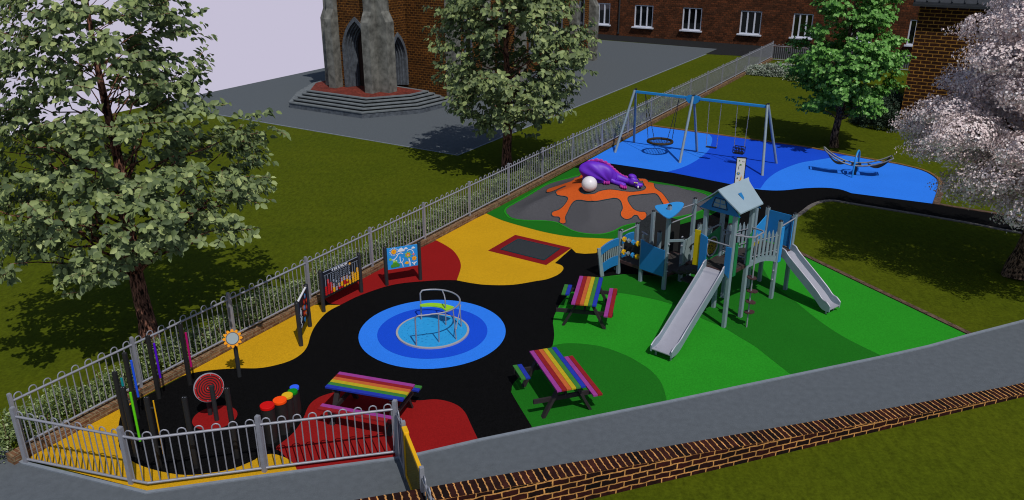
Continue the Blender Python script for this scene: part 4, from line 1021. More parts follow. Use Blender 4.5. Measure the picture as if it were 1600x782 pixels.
for sg in (-1,1):
    mb=MB(); vs=[]
    n=12
    for i in range(n+1):
        t=sg*(.95-.62*i/n); sag=.17*math.sin(math.pi*i/n)
        for o_ in (-W2+.01,0,W2-.01): 
            p=rail_pt(t,o_); p.z-=sag+(0.02 if o_==0 else 0); vs.append(p)
    mb.add(vs,[(i*3+j,i*3+j+1,i*3+j+4,i*3+j+3) for i in range(n) for j in (0,1)]); mb.build('seat_mesh','blackp',ss,smooth=60)
    mb=MB(); p=rail_pt(sg*.12,0); mb.bar(rail_pt(sg*.10,-W2),rail_pt(sg*.10,W2),.1,.03); mb.build('clamp','blackp',ss)
mb=MB(); mb.cyl(sx_+mnn*-.12+Vector((0,0,.36)),sx_+mnn*.12+Vector((0,0,.36)),.05,n=12); mb.bar(sx_+Vector((0,0,0)),sx_+Vector((0,0,.38)),.08); mb.build('pivot','dark',ss,smooth=40)
# ================================================================ totem board
tb=at(1159,246,2.2); tb.z=0; tw=.15
to=thing('tall_picture_board',tb,'tall narrow white board with painted flowers and leaves behind the pitched roof','play panel')
cd=Vector((tb.x,tb.y,0)).normalized(); px_=Vector((cd.y,-cd.x,0)); nf=-cd
mb=MB(); mb.box(tb+Vector((0,0,1.1)),(.30,.05,2.2),math.atan2(px_.y,px_.x)); mb.build('frame','blackp',to)
def uvt(u,v,o=0): return tb+px_*(-.125+.25*u)+Vector((0,0,.9+1.27*v))+nf*(.028+o)
mb=MB(); mb.prism([uvt(0,0,-.002),uvt(1,0,-.002),uvt(1,1,-.002),uvt(0,1,-.002)],nf*.006); bo=mb.build('board','white',to)
A_=Art(uvt,.25,1.27,nf,['a_dgr','a_ltblue','a_yel','a_purple','dark','a_lime']); A_.uv=lambda u,v,o=0: uvt(u,v,o+.005)
A_.disc(.3,.94,.02,'a_dgr'); A_.disc(.48,.84,.035,'a_dgr',sy=.5); A_.line([(.3,.72),(.28,.8),(.42,.86)],.008,'dark')
A_.flower(.32,.62,.055,'a_ltblue',6); A_.disc(.32,.62,.02,'a_yel'); A_.disc(.25,.5,.02,'dark')
A_.poly([(.5,.42),(.6,.5),(.72,.58),(.74,.5),(.62,.42)],'a_yel')
A_.line([(.8,.0),(.84,.15),(.6,.38),(.5,.45)],.008,'dark')
A_.poly([(.1,.3),(.3,.3),(.5,.2),(.6,.08),(.45,.1),(.25,.2)],'a_purple'); A_.disc(.4,.2,.02,'a_lime'); A_.line([(.56,.1),(.5,.0)],.008,'dark'); A_.disc(.85,.92,.012,'dark'); A_.disc(.7,.93,.012,'dark')
A_.done('painted_flowers',bo)
# ================================================================ play tower on a 45 degree lattice
LC=Vector((5.04,17.25,0)); E_=.532
def Lp(i,j,z=0): return LC+Vector((E_*i-E_*j,E_*i+E_*j,z))
U1=Vector((1,1,0)).normalized(); U2=Vector((-1,1,0)).normalized()
pt=thing('play_tower',Lp(.5,.5),'grey and blue climbing tower with pitched roof, two slides, picket bridge and low decks','play tower')
PW=.095
def post(p,h,cap=True,m='galv',w=PW):
    mb=MB(); mb.box((p[0],p[1],h/2),(w,w,h),R(45)); o=mb.build('post',m,pt,bev=.012)
    if cap:
        m2=MB(); m2.cyl(Vector((p[0],p[1],h)),Vector((p[0],p[1],h+.03)),w*.56,w*.4,n=12); m2.build('cap','blackp',o,smooth=40)
    return o
FZ=1.42; F2=1.16
for i,j,h in ((0,0,2.95),(1,0,2.95),(0,1,2.95),(1,1,2.95)): post(Lp(i,j),h,False)
for i,j,h in ((3,0,2.11),(4,0,2.11),(4,1,2.11)): post(Lp(i,j),h)
post((6.2,19.50),2.42)
post(Lp(1,3),2.33); post((4.78,20.15),2.26); post(Lp(2,3),1.22); post(Lp(3,3),1.45); post(Lp(1,4),1.22,False); post(Lp(1,5),1.26); post(Lp(2,5),1.26); post(Lp(2,4),1.22)
post(Lp(2,2),1.75); post(Lp(1.9,1.2),2.0)
# decks
def deck(pts,z,name='deck'):
    mb=MB(); mb.prism([Vector((p[0],p[1],z-.05)) for p in pts],(0,0,.05)); o=mb.build(name,'deckp',pt)
    mb=MB(); k=len(pts)
    for q in range(k):
        p0,p1=Vector(pts[q]),Vector(pts[(q+1)%k]); mb.bar((p0.x,p0.y,z-.04),(p1.x,p1.y,z-.04),.025,.085)
    mb.build('deck_edge','brownp',o); return o
deck([Lp(0,0),Lp(1,0),Lp(1,1),Lp(0,1)],FZ)
deck([Lp(3,0),Lp(4,0),Lp(4,1),Lp(3,1)],F2)
deck([Lp(1,3),Lp(3,3),Lp(3,4),Lp(1,4)],.42)
deck([Lp(1,4),Lp(2,4),Lp(2,5),Lp(1,5)],.42)
# dark steps joining low decks to tower
mb=MB()
for k in range(4):
    t=(k+.5)/4; p=Lp(.5+1.2*(t),1.1+1.8*t,FZ-.25-.75*t); mb.box(p,(.5,.3,.05),R(45))
mb.build('climbing_step','deckp',pt)
# slides
def slide(P0,P1,w,zt,prof,name='slide'):
    """P0 top centre, P1 foot centre; prof = list of (fraction, height)"""
    d=(P1-P0); d.z=0; L_=d.length; d.normalize(); s=Vector((d.y,-d.x,0))
    pts=spline([Vector((f*L_,z,0)) for f,z in prof],4,False)
    C_=[P0+d*p.x+Vector((0,0,p.y)) for p in pts]
    for c in C_: pass
    C_=[Vector((P0.x+d.x*p.x,P0.y+d.y*p.x,p.y)) for p in pts]
    mb=MB(); vs=[]
    for c in C_: vs+=[c-s*w/2,c+s*w/2,c+s*w/2-Vector((0,0,.02)),c-s*w/2-Vector((0,0,.02))]
    n=len(C_); fs=[]
    for i in range(n-1):
        for q in range(4): fs.append((i*4+q,i*4+(q+1)%4,i*4+4+(q+1)%4,i*4+4+q))
    fs+=[(3,2,1,0),((n-1)*4,(n-1)*4+1,(n-1)*4+2,(n-1)*4+3)]
    mb.add(vs,fs); o=mb.build(name,'slide',pt,smooth=50)
    for sg in (-1,1):
        mb=MB(); vs=[]
        for i,c in enumerate(C_):
            t=i/(n-1); hh=.17 if t<.85 else .17-.10*(t-.85)/.15
            lo=c+s*sg*w/2-Vector((0,0,.07)); hi=c+s*sg*w/2+Vector((0,0,hh)); vs+=[lo,hi,hi+s*sg*.035,lo+s*sg*.035]
        fs=[]
        for i in range(n-1):
            for q in range(4): fs.append((i*4+q,i*4+4+q,i*4+4+(q+1)%4,i*4+(q+1)%4))
        fs+=[(0,1,2,3),((n-1)*4+3,(n-1)*4+2,(n-1)*4+1,(n-1)*4)]
        mb.add(vs,fs); mb.build('slide_side','galv',o)
        mb=MB(); mb.tube([c+s*sg*(w/2+.018)+Vector((0,0,(.17 if i/(n-1)<.85 else .17-.10*(i/(n-1)-.85)/.15)+.003)) for i,c in enumerate(C_)],.016,6); mb.build('slide_rail','slide',o,smooth=60)
    foot=C_[-1]-d*.12
    for sg in (-1,1):
        mb=MB(); mb.bar(foot+s*sg*w*.4,Vector(((foot+s*sg*w*.4).x,(foot+s*sg*w*.4).y,0)),.035); mb.build('slide_foot','steel',o)
    return o
s0=(Lp(0,0)+Lp(0,1))/2; f1=(at(1018,541,.25)+at(1048,553,.25))/2
slide(s0,Vector((f1.x,f1.y,0)),.47,FZ,[(0,FZ-.02),(.06,FZ-.05),(.14,FZ-.2),(.72,.42),(.84,.25),(.92,.2),(1,.2)])
s0=(Lp(4,0)+Lp(3,0))/2+Vector((.0,0,0)); s0=(Lp(4,0)*.5+Lp(3,0)*.5); f2=(at(1311,473,.2)+at(1298,486,.2))/2
s0=at(1220,386,1.15); s0.z=0
s0=Vector((7.0,19.2,0)) 
dd=(Vector((f2.x,f2.y,0))-s0)
slide(s0,Vector((f2.x,f2.y,0)),.40,F2,[(0,F2-.02),(.08,F2-.06),(.18,F2-.2),(.70,.40),(.84,.22),(.92,.18),(1,.18)])
# boards (vertical panels) between two plan points
def board(p,q,z0,z1,m,name='panel',th=.02,z0b=None,z1b=None,off=0):
    p,q=Vector(p),Vector(q); p.z=q.z=0; v=(q-p).normalized(); n=Vector((v.y,-v.x,0))
    z0b=z0 if z0b is None else z0b; z1b=z1 if z1b is None else z1b
    mb=MB(); mb.prism([p+n*(off-th/2)+Vector((0,0,z0)),q+n*(off-th/2)+Vector((0,0,z0b)),q+n*(off-th/2)+Vector((0,0,z1b)),p+n*(off-th/2)+Vector((0,0,z1))],n*th)
    return mb.build(name,m,pt,bev=.004)
def railb(p,q,r=.018,m='steel',name='rail'):
    mb=MB(); mb.tube([p,q],r,8); return mb.build(name,m,pt,smooth=60)
# shoulders either side of the big slide
board(Lp(0,0)-U2*.02-U1*.05,Lp(0,0)+U2*.13-U1*.05,1.30,2.06,'pblue','slide_shoulder',.03,1.42,2.05,off=.0)
board(Lp(0,1)-U2*.13-U1*.05,Lp(0,1)+U2*.06-U1*.05,1.22,2.14,'pblue','slide_shoulder',.03,1.12,2.2)
board(Lp(0,1)+U2*.08-U1*.02,Lp(0,1)+U2*.22-U1*.05,1.36,2.25,'pyellow','yellow_panel',.03)
railb(Lp(0,0,2.08)-U1*.03,Lp(0,1,2.08)-U1*.03)
# green jambs of the pole opening
board(Lp(0,0)+U1*.05-U2*.05,Lp(0,0)+U1*.17-U2*.05,1.32,2.15,'pgreen','green_jamb',.03)
board(Lp(1,0)-U1*.12-U2*.05,Lp(1,0)+U1*.02-U2*.05,1.42,2.10,'pgreen','green_jamb',.03,1.42,2.3)
board(Lp(0,1)+U1*.05,Lp(1,1)-U1*.05,1.45,2.05,'pgreen','green_panel',.02,None,2.2)
# rotating yellow game wheel
wc=(Lp(0,1)*.55+Lp(1,1)*.45)-U2*.03; wc.z=1.78
mb=MB(); mb.tube([wc+U1*math.cos(t*math.tau/28)*.235+Vector((0,0,math.sin(t*math.tau/28)*.235)) for t in range(28)],.022,6,closed=True); mb.build('wheel_ring','steel',pt,smooth=60)
mb=MB(); mb.cyl(wc-U2*.01,wc+U2*.01,.19,n=28); o=mb.build('game_wheel','wheelyel',pt,smooth=40) if 'wheelyel' in M else None
if o is None: cm('wheelyel',(128,112,24)); o=mb.build('game_wheel','wheelyel',pt,smooth=40)
mb=MB()
for k in range(18):
    t=k*2.4; r_=.045*math.sqrt(k); c0=wc-U2*.012+U1*math.cos(t)*r_+Vector((0,0,math.sin(t)*r_)); mb.cyl(c0,c0-U2*.006,.018,n=8)
mb.build('wheel_holes','blackp',o)
# pole guard hoop and spiral pole
pb=at(1166.3,512.2); pc_=pb
g0=Lp(0,0,2.28)+U1*.02; g1=Lp(1,0,2.28)
mb=MB(); o1=Vector((pb.x,pb.y,2.28)); 
mb.tube([Lp(0,0,2.36),Lp(0,0,2.36)-U2*.30+U1*.12,Lp(0,0,2.36)-U2*.42+U1*.2,Lp(1,0,2.36)-U2*.40-U1*.12,Lp(1,0,2.36)-U2*.34-U1*.05,Lp(1,0,2.36)],.02,8); mb.build('guard_hoop','steel',pt,smooth=40)
mb=MB(); mb.tube([pb,Vector((pb.x,pb.y,2.34))],.019,8); po=mb.build('climbing_pole','steel',pt,smooth=60)
for k,(z,an) in enumerate(((.40,20),(.68,-60),(.95,-20),(1.28,110))):
    c=Vector((pb.x,pb.y,z)); t=R(an); dv=Vector((math.cos(t),math.sin(t),0)); sv=Vector((-dv.y,dv.x,0))
    P_=[c+dv*(.03+.13*math.cos(q*math.tau/18))+sv*(.10*math.sin(q*math.tau/18)*(1+.15*math.sin(3*q))) for q in range(18)]
    mb=MB(); mb.prism(P_,(0,0,.022)); mb.build('step_plate','brownp',po)
# inner rails of the tower
railb(Lp(1,0,2.1),Lp(1,1,2.1)); railb(Lp(1,0,1.55)+U1*.0,Lp(1,1,1.52)+U1*.1); railb(Lp(0,1,2.25),Lp(1,1,2.25))
# ---------------- roof
CR=(Lp(0,0)+Lp(1,1))/2
cG=(Lp(0,0)+Lp(0,1))/2-U1*.13
apx=Vector((cG.x,cG.y,3.38)); hwid=.56; ez=2.93
LR=1.17
def roofpt(s,side,o=0): # s along ridge 0..1
    pass
def curve_roof(side):
    mb=MB(); n=8; vs=[]
    for k in range(n+1):
        t=k/n; drop=(3.38-ez)*(t**.92); 
        for e in (0,1):
            bow=.10*(1-(2*t-1)**2)*0
            ext=(0 if e==0 else LR+(.06 if t<.05 else 0)-.17*t)+(-.10*(1-t) if e==0 else 0)
            p=apx+U1*ext-U2*side*hwid*t-Vector((0,0,drop)); vs+=[p,p+Vector((0,0,.03))]
    fs=[]
    for k in range(n):
        o=k*4; fs+=[(o,o+4,o+6,o+2),(o+1,o+3,o+7,o+5),(o,o+1,o+5,o+4),(o+2,o+6,o+7,o+3)]
    fs+=[(0,2,3,1),(n*4,n*4+1,n*4+3,n*4+2)]
    mb.add(vs,fs); return mb.build('roof_slope','roofp',pt,smooth=30)
rs=curve_roof(1); curve_roof(-1)
mb=MB(); q0=apx+U1*.42-U2*.22-Vector((0,0,.18)); nU=(U2*-.52+Vector((0,0,.56))).normalized()
mb.prism([q0+Vector((0,0,.035)),q0+U1*.13+Vector((0,0,.035)),q0+U1*.10-U2*.1-Vector((0,0,.06)),q0+U1*.03-U2*.14-Vector((0,0,.1))],Vector((0,0,.012))); mb.build('roof_window','pblue',rs)
for e in (0.05,LR-.22):
    mb=MB(); A0=apx+U1*e; 
    tri=[A0-Vector((0,0,.03)),A0-U2*(hwid-.03)-Vector((0,0,.545)),A0-U2*.2-Vector((0,0,.55)),A0+U2*.2-Vector((0,0,.55)),A0+U2*(hwid-.03)-Vector((0,0,.545))]
    mb.prism(tri,U1*.02); g=mb.build('gable_panel','pblue',pt)
    mb=MB()
    wf=[A0-U1*.006+U2*x+Vector((0,0,z)) for x,z in ((.2,-.45),(-.2,-.45),(-.13,-.22),(.13,-.22))]
    for k in range(4): mb.bar(wf[k],wf[(k+1)%4],.014,.012)
    mb.build('window_frame','blackp',g)
    mb=MB()
    for x0,x1 in ((-.16,-.012),(.012,.16)):
        for z0,z1 in ((-.43,-.35),(-.33,-.25)):
            k0=.8 if z0>-.4 else 1
            mb.prism([A0-U1*.003+U2*x0*k0+Vector((0,0,z0)),A0-U1*.003+U2*x1*k0+Vector((0,0,z0)),A0-U1*.003+U2*x1*k0*.95+Vector((0,0,z1)),A0-U1*.003+U2*x0*k0*.95+Vector((0,0,z1))],U1*.002)
    mb.build('window_pane','pgrey',g)
# ---------------- picket bridge
for j in (0,1):
    p0,p1=Lp(1,j),Lp(3,j); 
    mb=MB(); 
    bp_=[p0.lerp(p1,t/8)+Vector((0,0,(FZ*(1-t/8)+F2*t/8)-.06+.10*math.sin(math.pi*t/8))) for t in range(9)]
    for t in range(8): mb.bar(bp_[t],bp_[t+1],.03,.14)
    mb.build('bridge_beam','galv',pt)
    for t in range(7):
        u=(t+.75)/7.6; p=p0.lerp(p1,u)-U2*(.02 if j==0 else -.02); zb=FZ*(1-u)+F2*u+.10*math.sin(math.pi*u)
        mb=MB(); v=U1
        pr=[(-.055,0),(.055,0),(.065,.55),(.0,.66+.03*(t%2)),(-.045,.58)]
        mb.prism([p+v*x+Vector((0,0,zb+z)) for x,z in pr],U2*.016); mb.build('picket','galv',pt)
    for z in (.12,.5):
        railb(p0+Vector((0,0,FZ+z+.02)),p1+Vector((0,0,F2+z+.08)),.012)
mb=MB()
for t in range(10):
    u=(t+.5)/10; p=(Lp(1,0).lerp(Lp(3,0),u)+Lp(1,1).lerp(Lp(3,1),u))/2; z=FZ*(1-u)+F2*u+.10*math.sin(math.pi*u); mb.box((p.x,p.y,z),(.13,.62,.03),R(45))
mb.build('bridge_plank','deckp',pt)
# second deck boards
board(Lp(3,0)+U1*.0-U2*.05,Lp(3,0)+U1*.13-U2*.05,1.02,1.95,'lblue','blue_panel',.03)
board(Lp(4,0)-U1*.05+U2*.0,Lp(4,0)+U1*.05+U2*.12,1.02,2.0,'lblue','blue_panel',.03,1.0,1.98)
board(Lp(4,0)+U2*.1,Lp(4,1)-U2*.05,1.2,2.05,'pblue','blue_panel',.02,1.2,2.05)
board(Lp(3,1)+U1*.05,Lp(4,1)-U1*.05,1.28,1.62,'lblue','blue_panel',.02,1.28,1.9)
board(Lp(3,1)+U1*.07-U2*.02,Lp(3.7,1)-U2*.02,1.2,1.3,'pyellow','yellow_strip',.02)
railb(Lp(3,0,1.98)-U2*.03,Lp(4,0,2.02)-U2*.03,.018)
board(Lp(2.3,1.5)+U1*.0,Lp(3.0,1.5),1.5,2.2,'pgreen','green_panel',.02)
# ---------------- leaf canopy on the tall post
lp=[at(x,y,2.2) for x,y in ((1023,323.7),(1040,320.5),(1057,317),(1068.7,320),(1060,333),(1045.4,342),(1033,336))]
mb=MB(); lp=[Vector((p.x,p.y,2.18+.06*((p-Lp(1,3)).to_2d().length>.4))) for p in spline(lp,3)]; mb.prism([Vector((p.x,p.y,2.2)) for p in lp],(0,0,.025)); mb.build('leaf_canopy','lblue',pt,smooth=30)
mb=MB(); q=Lp(1,3,2.0); mb.prism([q-U1*.02+Vector((0,0,0)),q+U1*.13+Vector((0,0,.19)),q-U1*.10+Vector((0,0,.19))],U2*.03); mb.build('canopy_bracket','pgreen',pt)
# rails from leaf post to the second tall post and on to the tower
T2=Vector((4.78,20.15,0)); B1=Lp(1,3)
railb(B1+Vector((0,0,2.15)),T2+Vector((0,0,2.12))); railb(B1+Vector((0,0,1.84)),T2+Vector((0,0,1.82)))
mb=MB(); mb.bar(B1+Vector((0,0,1.38)),T2+Vector((0,0,1.10)),.05,.06); mb.build('beam','galv',pt)
railb(T2+Vector((0,0,2.14)),Lp(1,1,2.2)*1,.008,'net','rope')
# black net / dark mesh screens
def netting(pts,name='net_screen',nx=10,nz=8,r=.007):
    A1,B1_,C1,D1=[Vector(p) for p in pts]; mb=MB()
    for i in range(nx+1): mb.bar(A1.lerp(B1_,i/nx),D1.lerp(C1,i/nx),r*2,r)
    for k in range(nz+1): mb.bar(A1.lerp(D1,k/nz),B1_.lerp(C1,k/nz),r,r*2)
    return mb.build(name,'net',pt)
mb=MB(); 
P0,P1,P2,P3=Lp(2.4,4.6,.45),Lp(3.1,3.9,.45),Lp(3.1,3.9,1.35),Lp(2.4,4.6,1.62); mb.prism([P0,P1,P2,P3],U1*.01); mb.build('dark_screen','net',pt)
mb=MB(); P0,P1,P2=Lp(2,5,.6),Lp(2.4,4.6,.6),Lp(2.4,4.6,1.62); mb.prism([P0,P1,P2,Lp(2,5,1.25)],U1*.01); mb.build('grey_screen','tramp',pt)
post(Lp(2.4,4.6),1.62)
mb=MB(); chain(mb,Lp(2.38,4.55,1.6),Lp(2.38,4.55,.5),.02); mb.build('chain','steel',pt)
mb=MB()
for k in range(5):
    c=Lp(1.3+.35*k,2.2-.15*k,.42+.16*k); mb.box(c,(.34,.3,.05),R(45+10*k))
mb.build('stepping_plate','deckp',pt)
# blue curved panel between (1,4) and (1,3)
p,q=Lp(1,4),B1; v=(q-p).normalized(); n=Vector((v.y,-v.x,0)); n=n if n.y<0 else -n
mb=MB(); top=[]
for k in range(9):
    t=k/8; top.append(p.lerp(q,t)+n*.055+Vector((0,0,1.23-.13*math.sin(math.pi*min(1,t*1.05)*.5)+.03*t)))
poly=[p+n*.055+Vector((0,0,.40)),q+n*.055+Vector((0,0,.40))]+top[::-1]
mb.prism(poly,n*.02); mb.build('panel','pblue',pt,label='blue panel with curved top edge')
# T bar on low post
mb=MB(); c=Lp(1,4,1.22); mb.cyl(c,c+Vector((0,0,.13)),.035,n=10); mb.tube([c+U1*.2+Vector((-.15,0,.15)),c+U1*-.05+Vector((.15,0,.13))],.022,8); mb.build('t_bar','steel',pt,smooth=50)
# beads between (1,5) and (1,4)
for z in (1.05,.68):
    A1,B1_=Lp(1,5,z),Lp(1,4,z); mb=MB(); mb.tube([A1,B1_],.010,6); bar=mb.build('bead_rod','steel',pt,smooth=50)
    for k,(mcol,rr_) in enumerate((('gyellow',.075),('pgrey',.06),('lblue',.07),('gyellow',.075))):
        c=A1.lerp(B1_,.2+.2*k); v=(B1_-A1).normalized(); mb=MB(); mb.cyl(c-v*.022,c+v*.022,rr_,n=8); mb.build('bead',mcol,bar)
railb(Lp(1,5,1.18),Lp(2,5,1.2),.02); 
mb=MB(); mb.prism([Lp(1,4.9,.62)+U1*.12,Lp(1,4.1,.62)+U1*.12,Lp(1,4.1,.98)+U1*.12,Lp(1,4.9,.98)+U1*.12],U1*.01); mb.build('back_board','net',pt)
# handle board between (2,3) and (3,3)
p,q=Lp(2,3),Lp(3,3); n=(U2*-1)
mb=MB(); pr=[(0.05,.5),(.70,.62),(.70,1.4)]+[(.70-.65*t/6,1.4-.2*math.sin(math.pi*t/12)) for t in range(1,7)]
mb.prism([p+U1*x+n*.03+Vector((0,0,z)) for x,z in pr],n*.02); hb=mb.build('panel','pgrey',pt,label='pale grey panel with black hand grips')
mb=MB(); c=p+U1*.38+n*.055; mb.tube([c-U1*.15+Vector((0,0,.92)),c-U1*.12+n*.03+Vector((0,0,1.0)),c+U1*.08+n*.03+Vector((0,0,1.02)),c+U1*.13+Vector((0,0,.95))],.013,6); mb.tube([c-U1*.1+n*.03+Vector((0,0,1.0)),c-U1*.1+n*.03+Vector((0,0,.86))],.018,6); mb.tube([c+U1*.1+n*.03+Vector((0,0,1.0)),c+U1*.1+n*.03+Vector((0,0,.88))],.018,6); mb.build('hand_grip','blackp',hb,smooth=50)
mb=MB(); mb.box(p+U1*.4+n*.12+Vector((0,0,.5)),(.55,.16,.06),R(45)); mb.build('ledge','brownp',pt,bev=.01)
# small bolts on posts
for P_,dv in ((Lp(1,3),-U2),(Lp(2,3),-U1),(Lp(1,5),-U2),(Lp(1,0),U1),(Lp(3,0),-U1)):
    for z in (.55,.8,1.05,1.3):
        mb=MB(); c=P_+dv*.045+Vector((0,0,z)); mb.cyl(c,c+dv*.04,.02,n=8); mb.build('bolt','slide',pt)
# ---------------- arched entrance bridge with balusters
p=Lp(1,5); q=at(937,432); q=Vector((q.x,q.y,0)); v=(p-q).normalized(); n=Vector((v.y,-v.x,0)); L_=(p-q).length
def arcz(t,z): return z+.22*(1-(1-t)**2)
for side,off in (('front',.0),('rear',-.62)):
    o=n*(-off if n.y<0 else off) if False else U1*(0 if off==0 else .62)
    for z0,z1,nm in ((.62,.80,'arch_rail_board'),(.05,.33,'arch_base_board')):
        mb=MB(); lo=[]; hi=[]
        for k in range(9):
            t=k/8; c=q.lerp(p,t)+o; lo.append(c+Vector((0,0,arcz(t,z0)))); hi.append(c+Vector((0,0,arcz(t,z1))))
        mb.prism(lo+hi[::-1],n*.03); mb.build(nm,'pblue',pt)
    for k in range(8):
        t=(k+.8)/9; c=q.lerp(p,t)+o+n*.01; mb=MB(); mb.bar(c+Vector((0,0,arcz(t,.3))),c+Vector((0,0,arcz(t,.64))),.035,.02,up=n); mb.build('baluster','pgrey',pt)
    mb=MB(); mb.prism([q+o+v*.0+Vector((0,0,0)),q+o-v*.12+Vector((0,0,.84)),q+o-v*.04+Vector((0,0,.84)),q+o+v*.11+Vector((0,0,0))],n*.06); mb.build('end_post','galv',pt)
mb=MB()
for k in range(8):
    t=(k+.5)/8; c=q.lerp(p,t)+U1*.31; mb.box(c+Vector((0,0,arcz(t,.10))),(.6,.08,.03),math.atan2(U1.y,U1.x))
mb.build('arch_tread','deckp',pt)
mb=MB()
hi=[]
for k in range(9):
    t=k/8; c=q.lerp(p,t); hi.append(c+Vector((0,0,arcz(t,.82))))
mb.tube(hi,.022,6); mb.tube([h+U1*.62 for h in hi],.022,6); mb.build('arch_handrail','pblue',pt,smooth=50)
# ================================================================ dragon on the mound
gA=gm(903,279); gB=gm(1000,290)
DX=(gB-gA); DX.z=0; DX.normalize(); DX=Vector((.992,-.126,0)); DY=Vector((.126,.992,0))
zB=(gA.z+gB.z)/2
dO=gm(949,286); dO=Vector((dO.x,dO.y,0))
def dp_(x,y,z,o=0): 
    w_=dO+DX*x+DY*y; return Vector((w_.x,w_.y,mh(w_.x,w_.y)+z))
dr=thing('dragon_sculpture',dp_(0,0,0),'purple sleeping dragon with pink claws and back ridge lying on the grey mound','sculpture')
def remeshed(mb,name,m,parent,vox,smooth_it=6):
    o=mb.build(name,m,parent)
    r=o.modifiers.new('r','REMESH'); r.mode='VOXEL'; r.voxel_size=vox; r.use_smooth_shade=True
    s=o.modifiers.new('s','SMOOTH'); s.factor=.5; s.iterations=smooth_it
    return o
Rz=Matrix.Rotation(math.atan2(DX.y,DX.x),3,'Z')
mb=MB()
# haunch/torso
mb.sphere(dp_(-.25,.18,.30),1,.55,.32,.34,24,16,rot=Rz@Matrix.Rotation(R(10),3,'Y'))
mb.sphere(dp_(.15,.16,.20),1,.42,.24,.22,20,14,rot=Rz@Matrix.Rotation(R(18),3,'Y'))
# neck to head
mb.tube([dp_(.2,.14,.22),dp_(.45,.10,.17),dp_(.66,.04,.16),dp_(.82,0,.17)],.1,12,rr=[.18,.14,.11,.10])
# head
mb.sphere(dp_(.86,0,.19),1,.19,.155,.14,18,12,rot=Rz)
mb.sphere(dp_(1.04,-.03,.125),1,.155,.105,.09,16,10,rot=Rz)
mb.sphere(dp_(1.14,-.03,.17),1,.06,.09,.055,12,8,rot=Rz)
# brow crest
mb.sphere(dp_(.83,.03,.35),1,.15,.12,.085,16,10,rot=Rz@Matrix.Rotation(R(15),3,'Y'))
mb.sphere(dp_(.90,-.07,.30),1,.15,.06,.04,12,8,rot=Rz@Matrix.Rotation(R(12),3,'Y'))
# forearm, hind foot, tail
mb.tube([dp_(.05,-.05,.16),dp_(.25,-.14,.09),dp_(.50,-.20,.09)],.07,10,rr=[.12,.075,.085])
mb.sphere(dp_(.53,-.20,.08),1,.11,.10,.08,14,10,rot=Rz)
mb.tube([dp_(-.3,-.02,.18),dp_(-.15,-.14,.08),dp_(-.02,-.17,.06)],.07,10,rr=[.14,.08,.06])
mb.tube([dp_(-.6,.2,.2),dp_(-.78,.3,.10),dp_(-.7,.5,.06),dp_(-.4,.6,.05)],.1,10,rr=[.16,.10,.07,.03])
body=remeshed(mb,'body','purple',dr,.018,5)
# folded wing with deep folds
mb=MB()
def foldfn(d):
    an=math.atan2(d.z+.55,d.x-.75); return 1+.075*math.sin(an*11.0+1.0)*min(1,1.4*abs(d.y))
mb.sphere(dp_(-.33,-.02,.36),1,.66,.24,.36,72,36,fn=foldfn,rot=Rz@Matrix.Rotation(R(14),3,'Y'))
mb.build('wing','purple',dr,smooth=80)
mb=MB()
mb.sphere(dp_(-.33,.34,.34),1,.6,.2,.34,48,24,fn=foldfn,rot=Rz@Matrix.Rotation(R(14),3,'Y')); mb.build('wing','purple',dr,smooth=80)
# back ridge
spn=spline([dp_(-.66,.17,.70),dp_(-.40,.17,.755),dp_(-.1,.17,.66),dp_(.12,.16,.50),dp_(.30,.13,.36),dp_(.5,.09,.26),dp_(.70,.04,.26)],6,False)
mb=MB(); k=len(spn)
for i in range(0,k-1,3):
    c=spn[i]; t=(spn[min(i+1,k-1)]-spn[i-1 if i else 0]).normalized(); up=Vector((0,0,1)); up=(up-t*up.dot(t)).normalized()
    mb.sphere(c,1,.085,.03,.075,12,8,rot=Matrix((t,t.cross(up)*-1,up)).transposed())
mb.tube(spn,.035,8)
remeshed(mb,'back_ridge','magenta',dr,.014,2)
for x,y in ((.50,-.31),(.56,-.31),(.62,-.29),(.45,-.29)):
    mb=MB(); mb.sphere(dp_(x,y,.065),1,.042,.10,.062,12,8,rot=Rz@Matrix.Rotation(R(8),3,'Z')); mb.build('claw','magenta',dr,smooth=70)
for x,y in ((-.10,-.24),(-.02,-.25),(.05,-.23)):
    mb=MB(); mb.sphere(dp_(x,y,.075),1,.042,.09,.07,12,8,rot=Rz); mb.build('claw','magenta',dr,smooth=70)
mb=MB(); 
for x,y,z in ((.985,-.125,.235),(.91,-.145,.235)): mb.sphere(dp_(x,y,z),.032,1,1,.7,12,8)
e=mb.build('eye','eye',dr,smooth=70)
mb=MB()
for x,y,z in ((.99,-.152,.235),(.915,-.172,.235)): mb.sphere(dp_(x,y,z),.009,1,.5,1.2,8,6)
mb.build('pupil','blackp',e)
mb=MB(); mb.sphere(dp_(1.03,-.135,.11),.038,.8,.7,1.3,12,8); mb.build('tooth','white',dr,smooth=70)
mb=MB(); mb.sphere(dp_(1.18,-.09,.175),.016,1,1,1,8,6); mb.build('nostril','magenta',dr)
# egg
bp=gm(920.5,299); eg=thing('white_ball',bp,'large plain white ball resting beside the purple dragon','ball')
mb=MB(); mb.sphere(bp+Vector((0,0,.245)),.26,1,1,1,32,20); mb.build('ball','ball',eg,smooth=80)
mb=MB(); 
for q in (gm(907,283),gm(906,302)):
    pass
mb.cyl(bp-Vector((0,0,.02)),bp+Vector((0,0,.03)),.13,n=20); mb.build('base','blackp',eg)
